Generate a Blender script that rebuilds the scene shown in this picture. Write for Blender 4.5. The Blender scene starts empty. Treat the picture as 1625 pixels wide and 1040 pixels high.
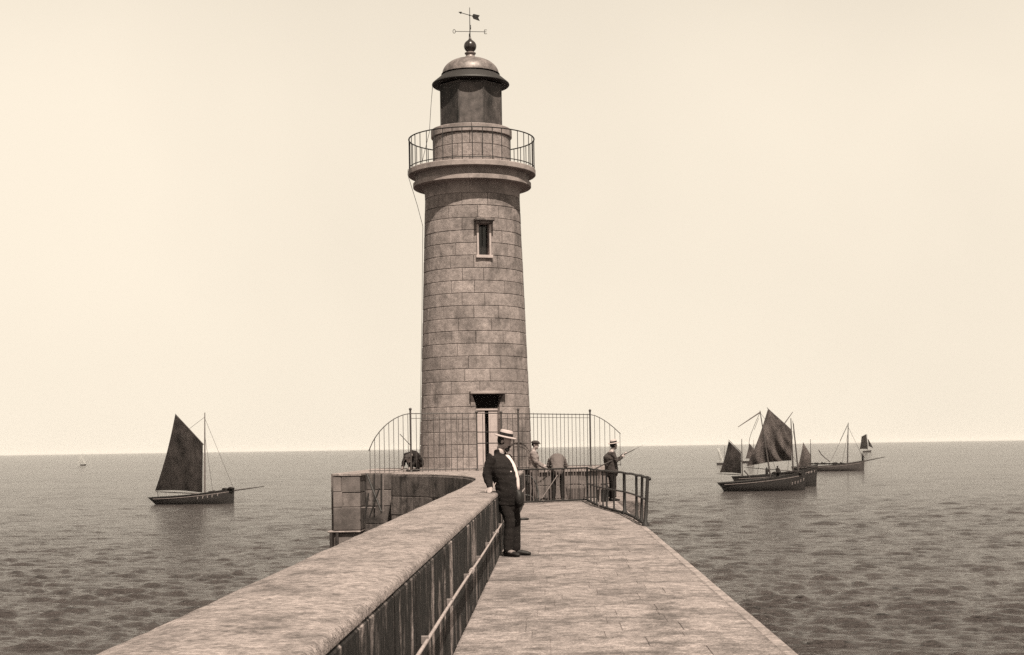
import bpy, bmesh, math, random
import numpy as np
from mathutils import Vector, Matrix, noise

R = math.radians
scene = bpy.context.scene
COL = scene.collection

# ------------------------------------------------------------------ camera
EYE = 1.54                    # eye above the jetty floor (z = 0), camera at x = y = 0
SEA = -4.46                   # water level
FPX = 2350.0                  # focal length in photograph pixels (photo is 1625 wide)
VPX, VPY = 875.0, 709.5       # where the jetty direction (+Y) meets the horizon
ROLL = math.atan(24 / 1625)   # the photograph leans a little
cam_d = bpy.data.cameras.new('camera')
cam = bpy.data.objects.new('camera', cam_d)
COL.objects.link(cam)
cam_d.sensor_width = 36
cam_d.lens = FPX / 1625 * 36
cam_d.shift_x = (812.5 - VPX) / 1625
cam_d.shift_y = (VPY - 520) / 1625
cam_d.clip_start = 0.1
cam_d.clip_end = 60000
cam.matrix_world = Matrix.Translation((0, 0, EYE)) @ Matrix.Rotation(R(90), 4, 'X') @ Matrix.Rotation(-ROLL, 4, 'Z')
scene.camera = cam

# ------------------------------------------------------------------ sky and sun
SUN_AZ = 17.0     # degrees to the right of straight behind the viewer
SUN_EL = 58.0
world = bpy.data.worlds.new('World')
scene.world = world
world.use_nodes = True
wn, wl = world.node_tree.nodes, world.node_tree.links
wn.clear()
sky = wn.new('ShaderNodeTexSky')
sky.sky_type = 'NISHITA'
sky.sun_disc = False
sky.sun_elevation = R(SUN_EL)
sky.sun_rotation = R(180 - SUN_AZ)
sky.air_density = 1.0
sky.dust_density = 0.0
bw = wn.new('ShaderNodeRGBToBW')
wl.new(sky.outputs[0], bw.inputs[0])
# thin even cloud: slight mottling of the luminance
tc = wn.new('ShaderNodeTexCoord')
cn = wn.new('ShaderNodeTexNoise')
cn.inputs['Scale'].default_value = 3.0
cn.inputs['Detail'].default_value = 4
wl.new(tc.outputs['Generated'], cn.inputs['Vector'])
cm = wn.new('ShaderNodeMapRange')
cm.inputs['From Min'].default_value = 0.3
cm.inputs['From Max'].default_value = 0.7
cm.inputs['To Min'].default_value = 0.93
cm.inputs['To Max'].default_value = 1.03
wl.new(cn.outputs['Fac'], cm.inputs['Value'])
SKY_CAP = 5.15
mn = wn.new('ShaderNodeMath'); mn.operation = 'SMOOTH_MIN'
mn.inputs[1].default_value = SKY_CAP
mn.inputs[2].default_value = 2.2
mg = wn.new('ShaderNodeMath'); mg.operation = 'MULTIPLY'; mg.inputs[1].default_value = 1.75
wl.new(bw.outputs[0], mg.inputs[0])
wl.new(mg.outputs[0], mn.inputs[0])
mm = wn.new('ShaderNodeMath'); mm.operation = 'MULTIPLY'
wl.new(mn.outputs[0], mm.inputs[0])
wl.new(cm.outputs[0], mm.inputs[1])
tint = wn.new('ShaderNodeVectorMath'); tint.operation = 'SCALE'
tint.inputs[0].default_value = (1.0, 0.89, 0.73)
wl.new(mm.outputs[0], tint.inputs['Scale'])
bg = wn.new('ShaderNodeBackground')
bg.inputs['Strength'].default_value = 0.10
wl.new(tint.outputs[0], bg.inputs['Color'])
wo = wn.new('ShaderNodeOutputWorld')
wl.new(bg.outputs[0], wo.inputs['Surface'])

sun_d = bpy.data.lights.new('sun', 'SUN')
sun_d.energy = 5.0
sun_d.angle = R(0.6)
sun_d.color = (1.0, 0.895, 0.745)
sun = bpy.data.objects.new('sun', sun_d)
COL.objects.link(sun)
sdir = Vector((math.sin(R(SUN_AZ)) * math.cos(R(SUN_EL)), -math.cos(R(SUN_AZ)) * math.cos(R(SUN_EL)), math.sin(R(SUN_EL))))
sun.rotation_euler = sdir.to_track_quat('Z', 'Y').to_euler()
sun.location = (0, -10, 30)

vs = scene.view_settings
vs.view_transform = 'Standard'
vs.look = 'None'
vs.exposure = 0.9
vs.gamma = 1.0
vs.use_curve_mapping = False
scene.cycles.max_bounces = 6
scene.cycles.filter_width = 1.5
scene.cycles.use_denoising = False
scene.cycles.sample_clamp_indirect = 1.5
scene.cycles.sample_clamp_direct = 1.0

random.seed(7)

# ------------------------------------------------------------------ helpers
def at(px, py, Y):
    """point at distance Y seen at photograph pixel (px, py)"""
    u, v = px - VPX, VPY - py
    c, s = math.cos(ROLL), math.sin(ROLL)
    a, b = u * c + v * s, -u * s + v * c
    return Vector((a * Y / FPX, Y, EYE + b * Y / FPX))

def sep(v, k=1.0):
    """a grey value of the sepia print"""
    return (v, v * (0.845 - 0.02 * k), v * (0.80 + 0.02 * k), 1)

def link(o, parent=None):
    COL.objects.link(o)
    if parent is not None:
        o.parent = parent
    return o

def tag(o, label=None, cat=None, group=None, kind=None):
    if label: o['label'] = label
    if cat: o['category'] = cat
    if group: o['group'] = group
    if kind: o['kind'] = kind
    return o

def empty(name, loc, label=None, cat=None, group=None, rz=0.0):
    o = bpy.data.objects.new(name, None)
    o.empty_display_size = 0.2
    o.location = loc
    o.rotation_euler = (0, 0, rz)
    link(o)
    return tag(o, label, cat, group)

def mesh_obj(name, bm, m, parent=None, smooth=False, auto=None):
    me = bpy.data.meshes.new(name)
    bm.normal_update()
    bm.to_mesh(me)
    bm.free()
    if smooth or auto is not None:
        me.polygons.foreach_set('use_smooth', [True] * len(me.polygons))
    if auto is not None:
        me.set_sharp_from_angle(angle=R(auto))
    if m is not None:
        me.materials.append(m)
    o = bpy.data.objects.new(name, me)
    return link(o, parent)

def inst(name, me, loc, rot=(0, 0, 0), scale=(1, 1, 1), parent=None):
    o = bpy.data.objects.new(name, me)
    o.location = loc; o.rotation_euler = rot; o.scale = scale
    return link(o, parent)

def add_box(bm, cx, cy, cz, sx, sy, sz, bev=0.0, mat=None):
    r = bmesh.ops.create_cube(bm, size=1.0, matrix=Matrix.Translation((cx, cy, cz)) @ Matrix.Diagonal((sx, sy, sz, 1)))
    if mat is not None:
        bmesh.ops.transform(bm, matrix=mat, verts=r['verts'])
    if bev > 0:
        es = list({e for v in r['verts'] for e in v.link_edges})
        bmesh.ops.bevel(bm, geom=es, offset=bev, segments=1, affect='EDGES')

def box_mesh(name, sx, sy, sz, bev, m, center=(0, 0, 0)):
    bm = bmesh.new()
    add_box(bm, *center, sx, sy, sz, bev)
    me = bpy.data.meshes.new(name)
    bm.to_mesh(me); bm.free()
    me.materials.append(m)
    return me

def add_loft(bm, rings, cap=True, closed=True):
    """rings: list of lists of Vectors (same length)"""
    vr = [[bm.verts.new(p) for p in r] for r in rings]
    n = len(vr[0])
    for a, b in zip(vr, vr[1:]):
        for i in range(n if closed else n - 1):
            j = (i + 1) % n
            bm.faces.new((a[i], a[j], b[j], b[i]))
    if cap and closed:
        bm.faces.new(list(reversed(vr[0])))
        bm.faces.new(vr[-1])
    return vr

def add_tube(bm, pts, rad, n=8, side=None, caps=True):
    """tapered tube along a polyline; rad = number, list of numbers or list of (rx, ry)"""
    pts = [Vector(p) for p in pts]
    if not isinstance(rad, (list, tuple)):
        rad = [rad] * len(pts)
    rings = []
    prev = None
    for i, p in enumerate(pts):
        t = (pts[min(i + 1, len(pts) - 1)] - pts[max(i - 1, 0)]).normalized()
        if side is not None:
            s = Vector(side)
        elif prev is not None:
            s = prev
        else:
            s = Vector((1, 0, 0)) if abs(t.x) < 0.8 else Vector((0, 1, 0))
        s = (s - t * s.dot(t)).normalized()
        prev = s
        u = t.cross(s)
        r = rad[i]
        rx, ry = (r, r) if not isinstance(r, (list, tuple)) else r
        rings.append([p + s * (rx * math.cos(2 * math.pi * k / n)) + u * (ry * math.sin(2 * math.pi * k / n)) for k in range(n)])
    return add_loft(bm, rings, caps)

def add_lathe(bm, prof, n=48, center=(0, 0, 0), a0=0.0, a1=None, close_ends=False):
    """profile of (r, z); full turn or an arc from a0 to a1 (angle from -Y towards +X)"""
    c = Vector(center)
    full = a1 is None
    if full:
        a0, a1 = 0, 2 * math.pi
    m = n if full else n + 1
    grid = []
    for r, z in prof:
        row = []
        for k in range(m):
            a = a0 + (a1 - a0) * k / n
            row.append(bm.verts.new((c.x + r * math.sin(a), c.y - r * math.cos(a), c.z + z)))
        grid.append(row)
    for A, B in zip(grid, grid[1:]):
        for k in range(n):
            j = (k + 1) % m
            bm.faces.new((A[k], A[j], B[j], B[k]))
    if not full and close_ends:
        bm.faces.new([row[0] for row in grid][::-1])
        bm.faces.new([row[-1] for row in grid])
    return grid

def add_ball(bm, c, r, sub=2, scale=(1, 1, 1), rot=None):
    M = Matrix.Translation(c) @ (rot.to_4x4() if rot is not None else Matrix.Identity(4)) @ Matrix.Diagonal((*scale, 1))
    bmesh.ops.create_icosphere(bm, subdivisions=sub, radius=r, matrix=M)

def rod(name, pts, r, m, parent, n=7):
    bm = bmesh.new()
    add_tube(bm, pts, r, n)
    return mesh_obj(name, bm, m, parent, auto=50)

# ------------------------------------------------------------------ materials
ALB = 0.80      # all base colours, to suit the exposure
class NT:
    def __init__(self, name):
        self.m = bpy.data.materials.new(name)
        self.m.use_nodes = True
        self.n, self.l = self.m.node_tree.nodes, self.m.node_tree.links
        self.b = self.n['Principled BSDF']
    def add(self, t, **kw):
        x = self.n.new(t)
        for k, v in kw.items():
            setattr(x, k, v)
        return x
    def set(self, node, sock, v):
        if hasattr(v, 'is_output') or isinstance(v, bpy.types.NodeSocket):
            self.l.new(v, node.inputs[sock])
        else:
            node.inputs[sock].default_value = v
    def math(self, op, a, b=0.0, clamp=False):
        x = self.add('ShaderNodeMath', operation=op, use_clamp=clamp)
        self.set(x, 0, a); self.set(x, 1, b)
        return x.outputs[0]
    def pos(self, scale=(1, 1, 1), loc=(0, 0, 0), obj=False):
        if obj:
            src = self.add('ShaderNodeTexCoord').outputs['Object']
        else:
            src = self.add('ShaderNodeNewGeometry').outputs['Position']
        mp = self.add('ShaderNodeMapping')
        self.l.new(src, mp.inputs['Vector'])
        mp.inputs['Scale'].default_value = scale
        mp.inputs['Location'].default_value = loc
        return mp.outputs[0]
    def noise(self, vec, scale=1.0, detail=4.0, rough=0.55):
        x = self.add('ShaderNodeTexNoise')
        self.l.new(vec, x.inputs['Vector'])
        x.inputs['Scale'].default_value = scale
        x.inputs['Detail'].default_value = detail
        x.inputs['Roughness'].default_value = rough
        return x.outputs['Fac']
    def rng(self, v, a, b, c, d):
        x = self.add('ShaderNodeMapRange')
        self.set(x, 'Value', v)
        for k, q in zip(('From Min', 'From Max', 'To Min', 'To Max'), (a, b, c, d)):
            x.inputs[k].default_value = q
        return x.outputs[0]
    def rand(self):
        return self.add('ShaderNodeObjectInfo').outputs['Random']
    def color(self, val, tint=(1.0, 0.85, 0.82)):
        x = self.add('ShaderNodeVectorMath', operation='SCALE')
        x.inputs[0].default_value = tint
        self.set(x, 'Scale', self.math('MULTIPLY', val, ALB))
        self.l.new(x.outputs[0], self.b.inputs['Base Color'])
    def bump(self, h, dist=0.01, strength=0.6):
        x = self.add('ShaderNodeBump')
        x.inputs['Strength'].default_value = strength
        x.inputs['Distance'].default_value = dist
        self.set(x, 'Height', h)
        self.l.new(x.outputs[0], self.b.inputs['Normal'])
    def fin(self, rough=0.8, spec=0.3, metal=0.0):
        self.b.inputs['Roughness'].default_value = rough
        self.b.inputs['Specular IOR Level'].default_value = spec
        self.b.inputs['Metallic'].default_value = metal
        return self.m

def granite(name, v, rand_amp=0.22, stain=0.5, stain_scale=(1, 1, 1), speck=0.3, bump=0.006, streak=0.0, mott=0.0):
    t = NT(name)
    p = t.pos()
    r = t.rand()
    fine = t.noise(p, 42, 3, 0.7)
    mid = t.noise(t.pos(stain_scale), 1.4, 6, 0.62)
    big = t.noise(t.pos((1, 1, 1), (5, 9, 2)), 5.0, 4, 0.6)
    val = t.math('MULTIPLY', v, t.rng(r, 0, 1, 1 - rand_amp, 1 + rand_amp * 0.7))
    val = t.math('MULTIPLY', val, t.rng(fine, 0.3, 0.7, 1 - speck, 1 + speck))
    val = t.math('MULTIPLY', val, t.rng(big, 0.3, 0.7, 1 - speck * 0.6, 1 + speck * 0.6))
    st = t.rng(mid, 0.36, 0.5, 1 - stain, 1.0)
    val = t.math('MULTIPLY', val, st)
    if streak:
        s = t.noise(t.pos((7, 7, 0.45)), 1.0, 5, 0.6)
        val = t.math('MULTIPLY', val, t.rng(s, 0.32, 0.56, 1 - streak, 1.0))
    if mott:
        m1 = t.noise(t.pos((1, 1, 1), (11, 3, 6)), 11.0, 5, 0.7)
        m2 = t.noise(t.pos((1, 1, 1), (4, 13, 6)), 2.6, 5, 0.7)
        val = t.math('MULTIPLY', val, t.rng(m1, 0.34, 0.6, 1 - mott, 1.12))
        val = t.math('MULTIPLY', val, t.rng(m2, 0.36, 0.52, 1 - mott, 1.0))
    t.color(val)
    t.bump(t.math('ADD', fine, t.math('MULTIPLY', big, 2.0)), bump, 0.8)
    return t.fin(0.88, 0.25)

def plain(name, v, var=0.25, scale=9, rough=0.7, spec=0.3, metal=0.0, bump=0.0, tint=(1.0, 0.845, 0.82)):
    t = NT(name)
    n = t.noise(t.pos(), scale, 4, 0.6)
    t.color(t.math('MULTIPLY', v, t.rng(n, 0.3, 0.7, 1 - var, 1 + var)), tint)
    if bump:
        t.bump(n, bump, 0.7)
    return t.fin(rough, spec, metal)

M = {}
M['tower'] = granite('tower_granite', 0.265, 0.17, 0.42, (1, 1, 0.7), 0.34, 0.012, streak=0.16, mott=0.16)
M['joint'] = granite('joint_mortar', 0.05, 0.0, 0.3, (1, 1, 1), 0.2)
M['cornice'] = granite('cornice_granite', 0.31, 0.12, 0.35, (1, 1, 1), 0.18)
M['paving'] = granite('paving_granite', 0.30, 0.14, 0.40, (1.1, 0.8, 1), 0.50, 0.030, mott=0.40)
M['paving_bed'] = granite('paving_bed', 0.25, 0.0, 0.40, (1.1, 0.8, 1), 0.50, 0.030, mott=0.40)
M['kerb'] = granite('kerb_granite', 0.29, 0.10, 0.40, (2, 2, 1), 0.35, 0.012, mott=0.3)
M['quay'] = granite('quay_granite', 0.15, 0.35, 0.70, (1.5, 1.5, 1.5), 0.35, 0.01, streak=0.6)
M['pier'] = granite('pier_granite', 0.16, 0.25, 0.35, (1, 1, 1), 0.25)
M['iron'] = plain('iron', 0.017, 0.35, 30, 0.6, 0.4)
M['fence_iron'] = plain('fence_iron', 0.05, 0.3, 30, 0.6, 0.4)
M['pale_iron'] = plain('weathered_iron', 0.16, 0.3, 25, 0.7, 0.3)
M['pipe'] = plain('limewashed_pipe', 0.32, 0.25, 20, 0.7, 0.3)
M['white'] = plain('white_paint', 0.40, 0.12, 12, 0.55, 0.35)
M['glass'] = plain('dark_glass', 0.012, 0.2, 5, 0.12, 0.5)
M['dark'] = plain('dark_interior', 0.01, 0.2, 5, 0.9, 0.1)
M['suit'] = plain('dark_wool', 0.019, 0.35, 60, 0.95, 0.1, bump=0.004)
M['coat_grey'] = plain('grey_cloth', 0.12, 0.2, 50, 0.95, 0.1, bump=0.004)
M['coat_pale'] = plain('pale_cloth', 0.20, 0.2, 50, 0.95, 0.1, bump=0.004)
M['coat_mid'] = plain('worn_dark_cloth', 0.05, 0.35, 40, 0.95, 0.1, bump=0.004)
M['linen'] = plain('white_linen', 0.6, 0.08, 30, 0.9, 0.1)
M['skin'] = plain('skin', 0.32, 0.15, 25, 0.6, 0.3)
M['hair'] = plain('dark_hair', 0.014, 0.3, 60, 0.8, 0.2)
M['straw'] = plain('straw', 0.42, 0.12, 90, 0.8, 0.2)
M['leather'] = plain('dark_leather', 0.014, 0.3, 30, 0.6, 0.25)
M['wicker'] = plain('wicker', 0.10, 0.5, 60, 0.85, 0.2, bump=0.01)
M['hull'] = plain('tarred_hull', 0.02, 0.4, 4, 0.6, 0.3)
M['hull_grey'] = plain('weathered_hull', 0.055, 0.4, 3, 0.7, 0.3)
M['strake'] = plain('pale_strake', 0.24, 0.2, 4, 0.7, 0.3)
M['spar'] = plain('spar_wood', 0.06, 0.3, 6, 0.7, 0.3)
M['spar_pale'] = plain('pale_spar_wood', 0.13, 0.3, 6, 0.7, 0.3)
M['rope'] = plain('tarred_rope', 0.06, 0.2, 6, 0.9, 0.1)
M['timber'] = plain('wet_timber', 0.04, 0.4, 8, 0.8, 0.2)

def sailcloth(name, v, var, scale=0.9, tint=(1.0, 0.85, 0.82)):
    t = NT(name)
    n = t.noise(t.pos((1, 1, 0.5)), scale, 5, 0.65)
    f = t.noise(t.pos(), 9, 3, 0.6)
    val = t.math('MULTIPLY', v, t.rng(n, 0.35, 0.65, 1 - var, 1 + var))
    val = t.math('MULTIPLY', val, t.rng(f, 0.3, 0.7, 0.85, 1.15))
    t.color(val, tint)
    return t.fin(0.95, 0.1)
M['sail_dark'] = sailcloth('tanned_sailcloth', 0.055, 0.6)
M['sail_mid'] = sailcloth('faded_sailcloth', 0.155, 0.5, 0.7)
M['sail_white'] = sailcloth('white_sailcloth', 0.66, 0.05, 0.9, (1.0, 0.98, 0.96))

# parapet top: pale worn render with lichen; face: blackened with pale lime runs
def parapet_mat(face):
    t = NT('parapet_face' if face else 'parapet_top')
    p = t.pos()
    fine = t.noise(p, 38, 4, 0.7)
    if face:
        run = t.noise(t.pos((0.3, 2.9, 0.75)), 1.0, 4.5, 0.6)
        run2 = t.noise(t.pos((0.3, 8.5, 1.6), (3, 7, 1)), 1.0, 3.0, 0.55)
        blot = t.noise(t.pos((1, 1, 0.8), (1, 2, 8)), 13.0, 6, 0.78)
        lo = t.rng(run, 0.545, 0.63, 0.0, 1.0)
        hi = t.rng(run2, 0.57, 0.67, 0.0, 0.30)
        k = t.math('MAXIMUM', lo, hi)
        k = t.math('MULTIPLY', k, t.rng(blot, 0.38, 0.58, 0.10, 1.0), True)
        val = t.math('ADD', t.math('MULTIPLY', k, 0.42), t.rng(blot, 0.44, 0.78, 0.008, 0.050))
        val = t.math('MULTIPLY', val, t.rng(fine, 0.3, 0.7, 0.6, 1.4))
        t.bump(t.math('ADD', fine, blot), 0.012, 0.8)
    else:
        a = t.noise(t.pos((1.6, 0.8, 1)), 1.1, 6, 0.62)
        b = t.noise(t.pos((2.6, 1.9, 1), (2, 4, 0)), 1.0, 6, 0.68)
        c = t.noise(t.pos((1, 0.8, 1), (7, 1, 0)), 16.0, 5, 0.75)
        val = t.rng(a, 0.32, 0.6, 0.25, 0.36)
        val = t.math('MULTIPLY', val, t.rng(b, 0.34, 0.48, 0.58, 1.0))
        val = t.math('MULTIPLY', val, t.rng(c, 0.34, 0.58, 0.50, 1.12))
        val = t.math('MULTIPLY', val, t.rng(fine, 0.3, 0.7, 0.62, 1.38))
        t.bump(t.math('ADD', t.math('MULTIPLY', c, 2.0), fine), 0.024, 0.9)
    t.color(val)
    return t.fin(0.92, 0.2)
M['par_top'] = parapet_mat(False)
M['par_face'] = parapet_mat(True)

def water():
    t = NT('sea_water')
    # ripples too small for the mesh; crests lie across the wind
    r1 = t.noise(t.pos((1.2, 3.0, 1)), 1.0, 6, 0.65)
    r2 = t.noise(t.pos((0.28, 0.9, 1), (13, 5, 0)), 1.0, 5, 0.6)
    r3 = t.noise(t.pos((2.2, 4.6, 1), (3, 15, 0)), 1.0, 3, 0.6)
    gust = t.noise(t.pos((0.006, 0.022, 1), (2, 7, 0)), 1.0, 4, 0.6)
    h = t.math('ADD', t.math('ADD', r1, t.math('MULTIPLY', r2, 1.6)), t.math('MULTIPLY', r3, 0.6))
    t.bump(t.math('MULTIPLY', h, t.rng(gust, 0.35, 0.65, 0.45, 1.30)), 0.34, 1.0)
    # facets of the small ripples, which stay tilted however far off they are
    nz = t.add('ShaderNodeTexNoise')
    t.l.new(t.pos((1.1, 2.6, 1), (5, 1, 0)), nz.inputs['Vector'])
    nz.inputs['Detail'].default_value = 4
    sub = t.add('ShaderNodeVectorMath', operation='SUBTRACT')
    t.l.new(nz.outputs['Color'], sub.inputs[0]); sub.inputs[1].default_value = (0.5, 0.5, 0.5)
    mul = t.add('ShaderNodeVectorMath', operation='MULTIPLY')
    t.l.new(sub.outputs[0], mul.inputs[0]); mul.inputs[1].default_value = (2.0, 4.2, 0.0)
    old = t.b.inputs['Normal'].links[0].from_socket
    addv = t.add('ShaderNodeVectorMath', operation='ADD')
    t.l.new(old, addv.inputs[0]); t.l.new(mul.outputs[0], addv.inputs[1])
    nrm = t.add('ShaderNodeVectorMath', operation='NORMALIZE')
    t.l.new(addv.outputs[0], nrm.inputs[0])
    t.l.new(nrm.outputs[0], t.b.inputs['Normal'])
    t.color(0.050)
    t.b.inputs['Specular Tint'].default_value = (1.0, 0.875, 0.86, 1)
    t.b.inputs['IOR'].default_value = 1.33
    return t.fin(0.12, 0.5)
M['water'] = water()

# ------------------------------------------------------------------ sea
def build_sea():
    rng = np.random.default_rng(5)
    d = [14.0]
    while d[-1] < 520:
        d.append(d[-1] + max(0.085, 0.0023 * d[-1]))
    n_fine = len(d)
    while d[-1] < 42000:
        d.append(d[-1] * 1.16)
    d = np.array(d)
    ang = np.concatenate([np.linspace(-R(89), -R(28), 60, endpoint=False), np.linspace(-R(28), R(28), 560), np.linspace(R(28), R(89), 61)[1:]])
    D, A = np.meshgrid(d, ang, indexing='ij')
    X, Y = D * np.sin(A), D * np.cos(A)
    Zs = np.zeros_like(X)
    cell = np.maximum(0.085, 0.0023 * D)
    DX, DY = np.zeros_like(X), np.zeros_like(X)
    for i in range(110):
        lam = 0.5 * (1.5 / 0.5) ** rng.random() if i < 84 else 1.5 * (4.0 / 1.5) ** rng.random()
        k = 2 * math.pi / lam
        th = math.radians(rng.normal(85, 18))
        amp = (0.052 if i < 84 else 0.016) / k * (0.5 + rng.random())
        fade = np.clip((lam / cell - 2.2) / 2.5, 0, 1)
        ph = rng.random() * 2 * math.pi
        arg = k * (X * math.cos(th) + Y * math.sin(th)) + ph + 0.8 * np.sin(0.11 * X + 0.07 * Y + ph * 3)
        Zs += amp * fade * np.sin(arg)
        q = 0.45 * amp * fade * np.cos(arg)
        DX += q * math.cos(th); DY += q * math.sin(th)
    sg = Zs[200:600, 200:400].std()
    Zs = sg * 0.72 * (np.exp(0.62 * np.clip(Zs / sg, -3, 2.4)) - 1.21)      # flat troughs, peaked crests
    # gusts: patches of rougher and calmer water
    g = 0.85 + 0.35 * np.sin(0.05 * X + 0.021 * Y + 1.0) * np.sin(0.033 * Y - 0.02 * X)
    side = np.clip((R(30) - np.abs(A)) / R(3), 0, 1)
    Zs *= g * side; X = X + DX * g * side; Y = Y + DY * g * side
    Zs[n_fine:] = 0
    V = np.stack([X, Y, SEA + Zs], -1).reshape(-1, 3).astype(np.float32)
    nr, nc = X.shape
    idx = np.arange(nr * nc).reshape(nr, nc)
    F = np.stack([idx[:-1, :-1], idx[:-1, 1:], idx[1:, 1:], idx[1:, :-1]], -1).reshape(-1, 4)[:, ::-1]
    me = bpy.data.meshes.new('sea')
    me.vertices.add(len(V)); me.vertices.foreach_set('co', V.ravel())
    me.loops.add(F.size); me.loops.foreach_set('vertex_index', F.ravel().astype(np.int32))
    me.polygons.add(len(F))
    me.polygons.foreach_set('loop_start', np.arange(0, F.size, 4, dtype=np.int32))
    me.polygons.foreach_set('use_smooth', np.ones(len(F), bool))
    me.update(calc_edges=True)
    me.materials.append(M['water'])
    o = bpy.data.objects.new('sea', me)
    link(o)
    tag(o, 'wind rippled open sea reaching the horizon', kind='structure')
    # water beside and behind the viewer, for looking sideways
    bm = bmesh.new()
    for q in (((-42000, -42000), (42000, -42000), (42000, -.1), (-42000, -.1)),):
        bm.faces.new([bm.verts.new((x, y, SEA - 0.05)) for x, y in q])
    bm.faces.new([bm.verts.new((x, y, SEA - 0.05)) for x, y in ((-14, -.1), (14, -.1), (14, 14), (-14, 14))])
    o2 = mesh_obj('sea', bm, M['water'])
    tag(o2, 'sea behind the viewer', kind='structure')
build_sea()

# ------------------------------------------------------------------ jetty
WX = -0.755          # inner face of the parapet
EX = 1.80            # right edge of the jetty
WH = 0.91            # parapet height
bm = bmesh.new()
add_box(bm, (EX - 0.03 - 1.5) / 2, 22, (SEA - 1.5 - 0.004) / 2, EX - 0.03 + 1.5, 56, -(SEA - 1.5) - 0.004)
jetty = tag(mesh_obj('jetty', bm, M['paving_bed']), 'granite jetty walkway of worn slabs', kind='structure')
# side masonry seen only from the water
slab = box_mesh('paving_slab', 1, 1, 0.16, 0.004, M['paving'], (0, 0, -0.08))
kerb = box_mesh('kerb_stone', 0.13, 1, 0.42, 0.022, M['kerb'], (0, 0, -0.21))
y = 3.6
rows = 0
while y < 40.6 and rows < 75:
    dpt = random.choice((0.44, 0.5, 0.55, 0.6))
    x = WX + 0.005
    xe = EX - 0.133
    cuts = [x]
    w = (xe - x)
    n = random.choice((3, 4, 4))
    fr = sorted([(i + random.uniform(-0.22, 0.22)) / n for i in range(1, n)])
    cuts += [x + w * f for f in fr] + [xe]
    for a, b in zip(cuts, cuts[1:]):
        g = 0.005
        inst('paving_slab', slab, ((a + b) / 2, y + dpt / 2, random.uniform(-0.001, 0.004)),
             (random.uniform(-.005, .005), random.uniform(-.003, .003), random.uniform(-.006, .006)), (b - a - g, dpt - g, 1), jetty)
    y += dpt
    rows += 1
y = 2.6
while y < 46:
    L = random.uniform(1.0, 1.5)
    inst('kerb_stone', kerb, (EX - 0.065, y + L / 2, 0.001 + random.uniform(-.004, .004)), (0, random.uniform(-.006, .006), random.uniform(-.004, .004)), (1, L - 0.014, 1), jetty)
    y += L

# parapet: outer edge runs straight, then sweeps left to the lighthouse platform
outer = [(-1.525, yy) for yy in np.arange(-4, 12, 0.09)] + [(-1.525, yy) for yy in np.arange(12, 28, 0.25)]
ctrl = [(-1.525, 28.0), (-1.55, 30.0), (-1.68, 32.0), (-1.98, 34.0), (-2.42, 35.7), (-2.95, 37.1), (-3.6, 38.1), (-4.2, 38.72)]
def crom(P, n):
    out = []
    Q = [P[0]] + list(P) + [P[-1]]
    for i in range(1, len(Q) - 2):
        for k in range(n):
            t = k / n
            out.append(tuple(0.5 * ((2 * Q[i][j]) + (-Q[i - 1][j] + Q[i + 1][j]) * t + (2 * Q[i - 1][j] - 5 * Q[i][j] + 4 * Q[i + 1][j] - Q[i + 2][j]) * t * t + (-Q[i - 1][j] + 3 * Q[i][j] - 3 * Q[i + 1][j] + Q[i + 2][j]) * t ** 3) for j in range(len(P[0]))))
    out.append(tuple(P[-1]))
    return out
curve = crom(ctrl, 5)
outer += curve + [(-4.19, 40.0)]
def wall_n(x, y, s=1.0):
    return (noise.noise(Vector((x * 2.2, y * 1.4, 3))) * 0.005 + noise.noise(Vector((x * 7, y * 6, 8))) * 0.003 + noise.noise(Vector((x * 19, y * 17, 1))) * 0.002) * s
bm = bmesh.new()
rows = []
for i, (ox, oy) in enumerate(outer):
    wob = noise.noise(Vector((0, oy * 0.9, 0))) * 0.008 + noise.noise(Vector((0, oy * 4, 5))) * 0.008
    k_ = 1.0 - 0.72 * min(1.0, max(0.0, (oy - 24) / 6))
    wi = WX - 0.022
    chip = max(0, noise.noise(Vector((4, oy * 2.1, 0))) - 0.25) * 0.12
    row = [(ox + 0.0, SEA - 1.5), (ox, WH - 0.10 * k_), (ox + 0.010 * k_, WH - 0.06 * k_), (ox + 0.035 * k_ + wob, WH - 0.025 * k_), (ox + 0.08 * k_ + wob, WH - 0.008)]
    nin = 9
    for k in range(1, nin + 1):
        f = k / (nin + 1)
        row.append((ox + 0.10 + wob + (wi - 0.045 - chip - ox - 0.10 - wob) * f, WH + 0.005 * math.sin(f * math.pi)))
    row += [(wi - 0.012 - chip * 0.6, WH - 0.002), (wi + 0.004 - chip * 0.4, WH - 0.010), (wi + 0.016, WH - 0.026), (wi + 0.016, WH - 0.050), (wi, WH - 0.056), (wi, -0.2)]
    vr = []
    for j, (x, z) in enumerate(row):
        dz = wall_n(x, oy) if 3 <= j <= len(row) - 5 else 0
        vr.append(bm.verts.new((x, oy, z + dz)))
    rows.append(vr)
for a, b in zip(rows, rows[1:]):
    for k in range(len(a) - 1):
        f = bm.faces.new((a[k], b[k], b[k + 1], a[k + 1]))
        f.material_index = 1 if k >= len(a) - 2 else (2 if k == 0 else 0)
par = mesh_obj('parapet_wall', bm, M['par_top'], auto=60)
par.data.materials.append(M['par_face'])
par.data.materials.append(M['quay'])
tag(par, 'thick weathered stone parapet along the left of the jetty', 'wall')
# face stones of the parapet
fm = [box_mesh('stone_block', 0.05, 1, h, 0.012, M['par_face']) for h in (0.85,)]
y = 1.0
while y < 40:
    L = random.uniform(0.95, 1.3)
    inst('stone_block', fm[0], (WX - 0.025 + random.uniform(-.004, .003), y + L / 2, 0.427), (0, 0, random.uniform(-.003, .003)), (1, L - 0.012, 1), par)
    y += L

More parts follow.
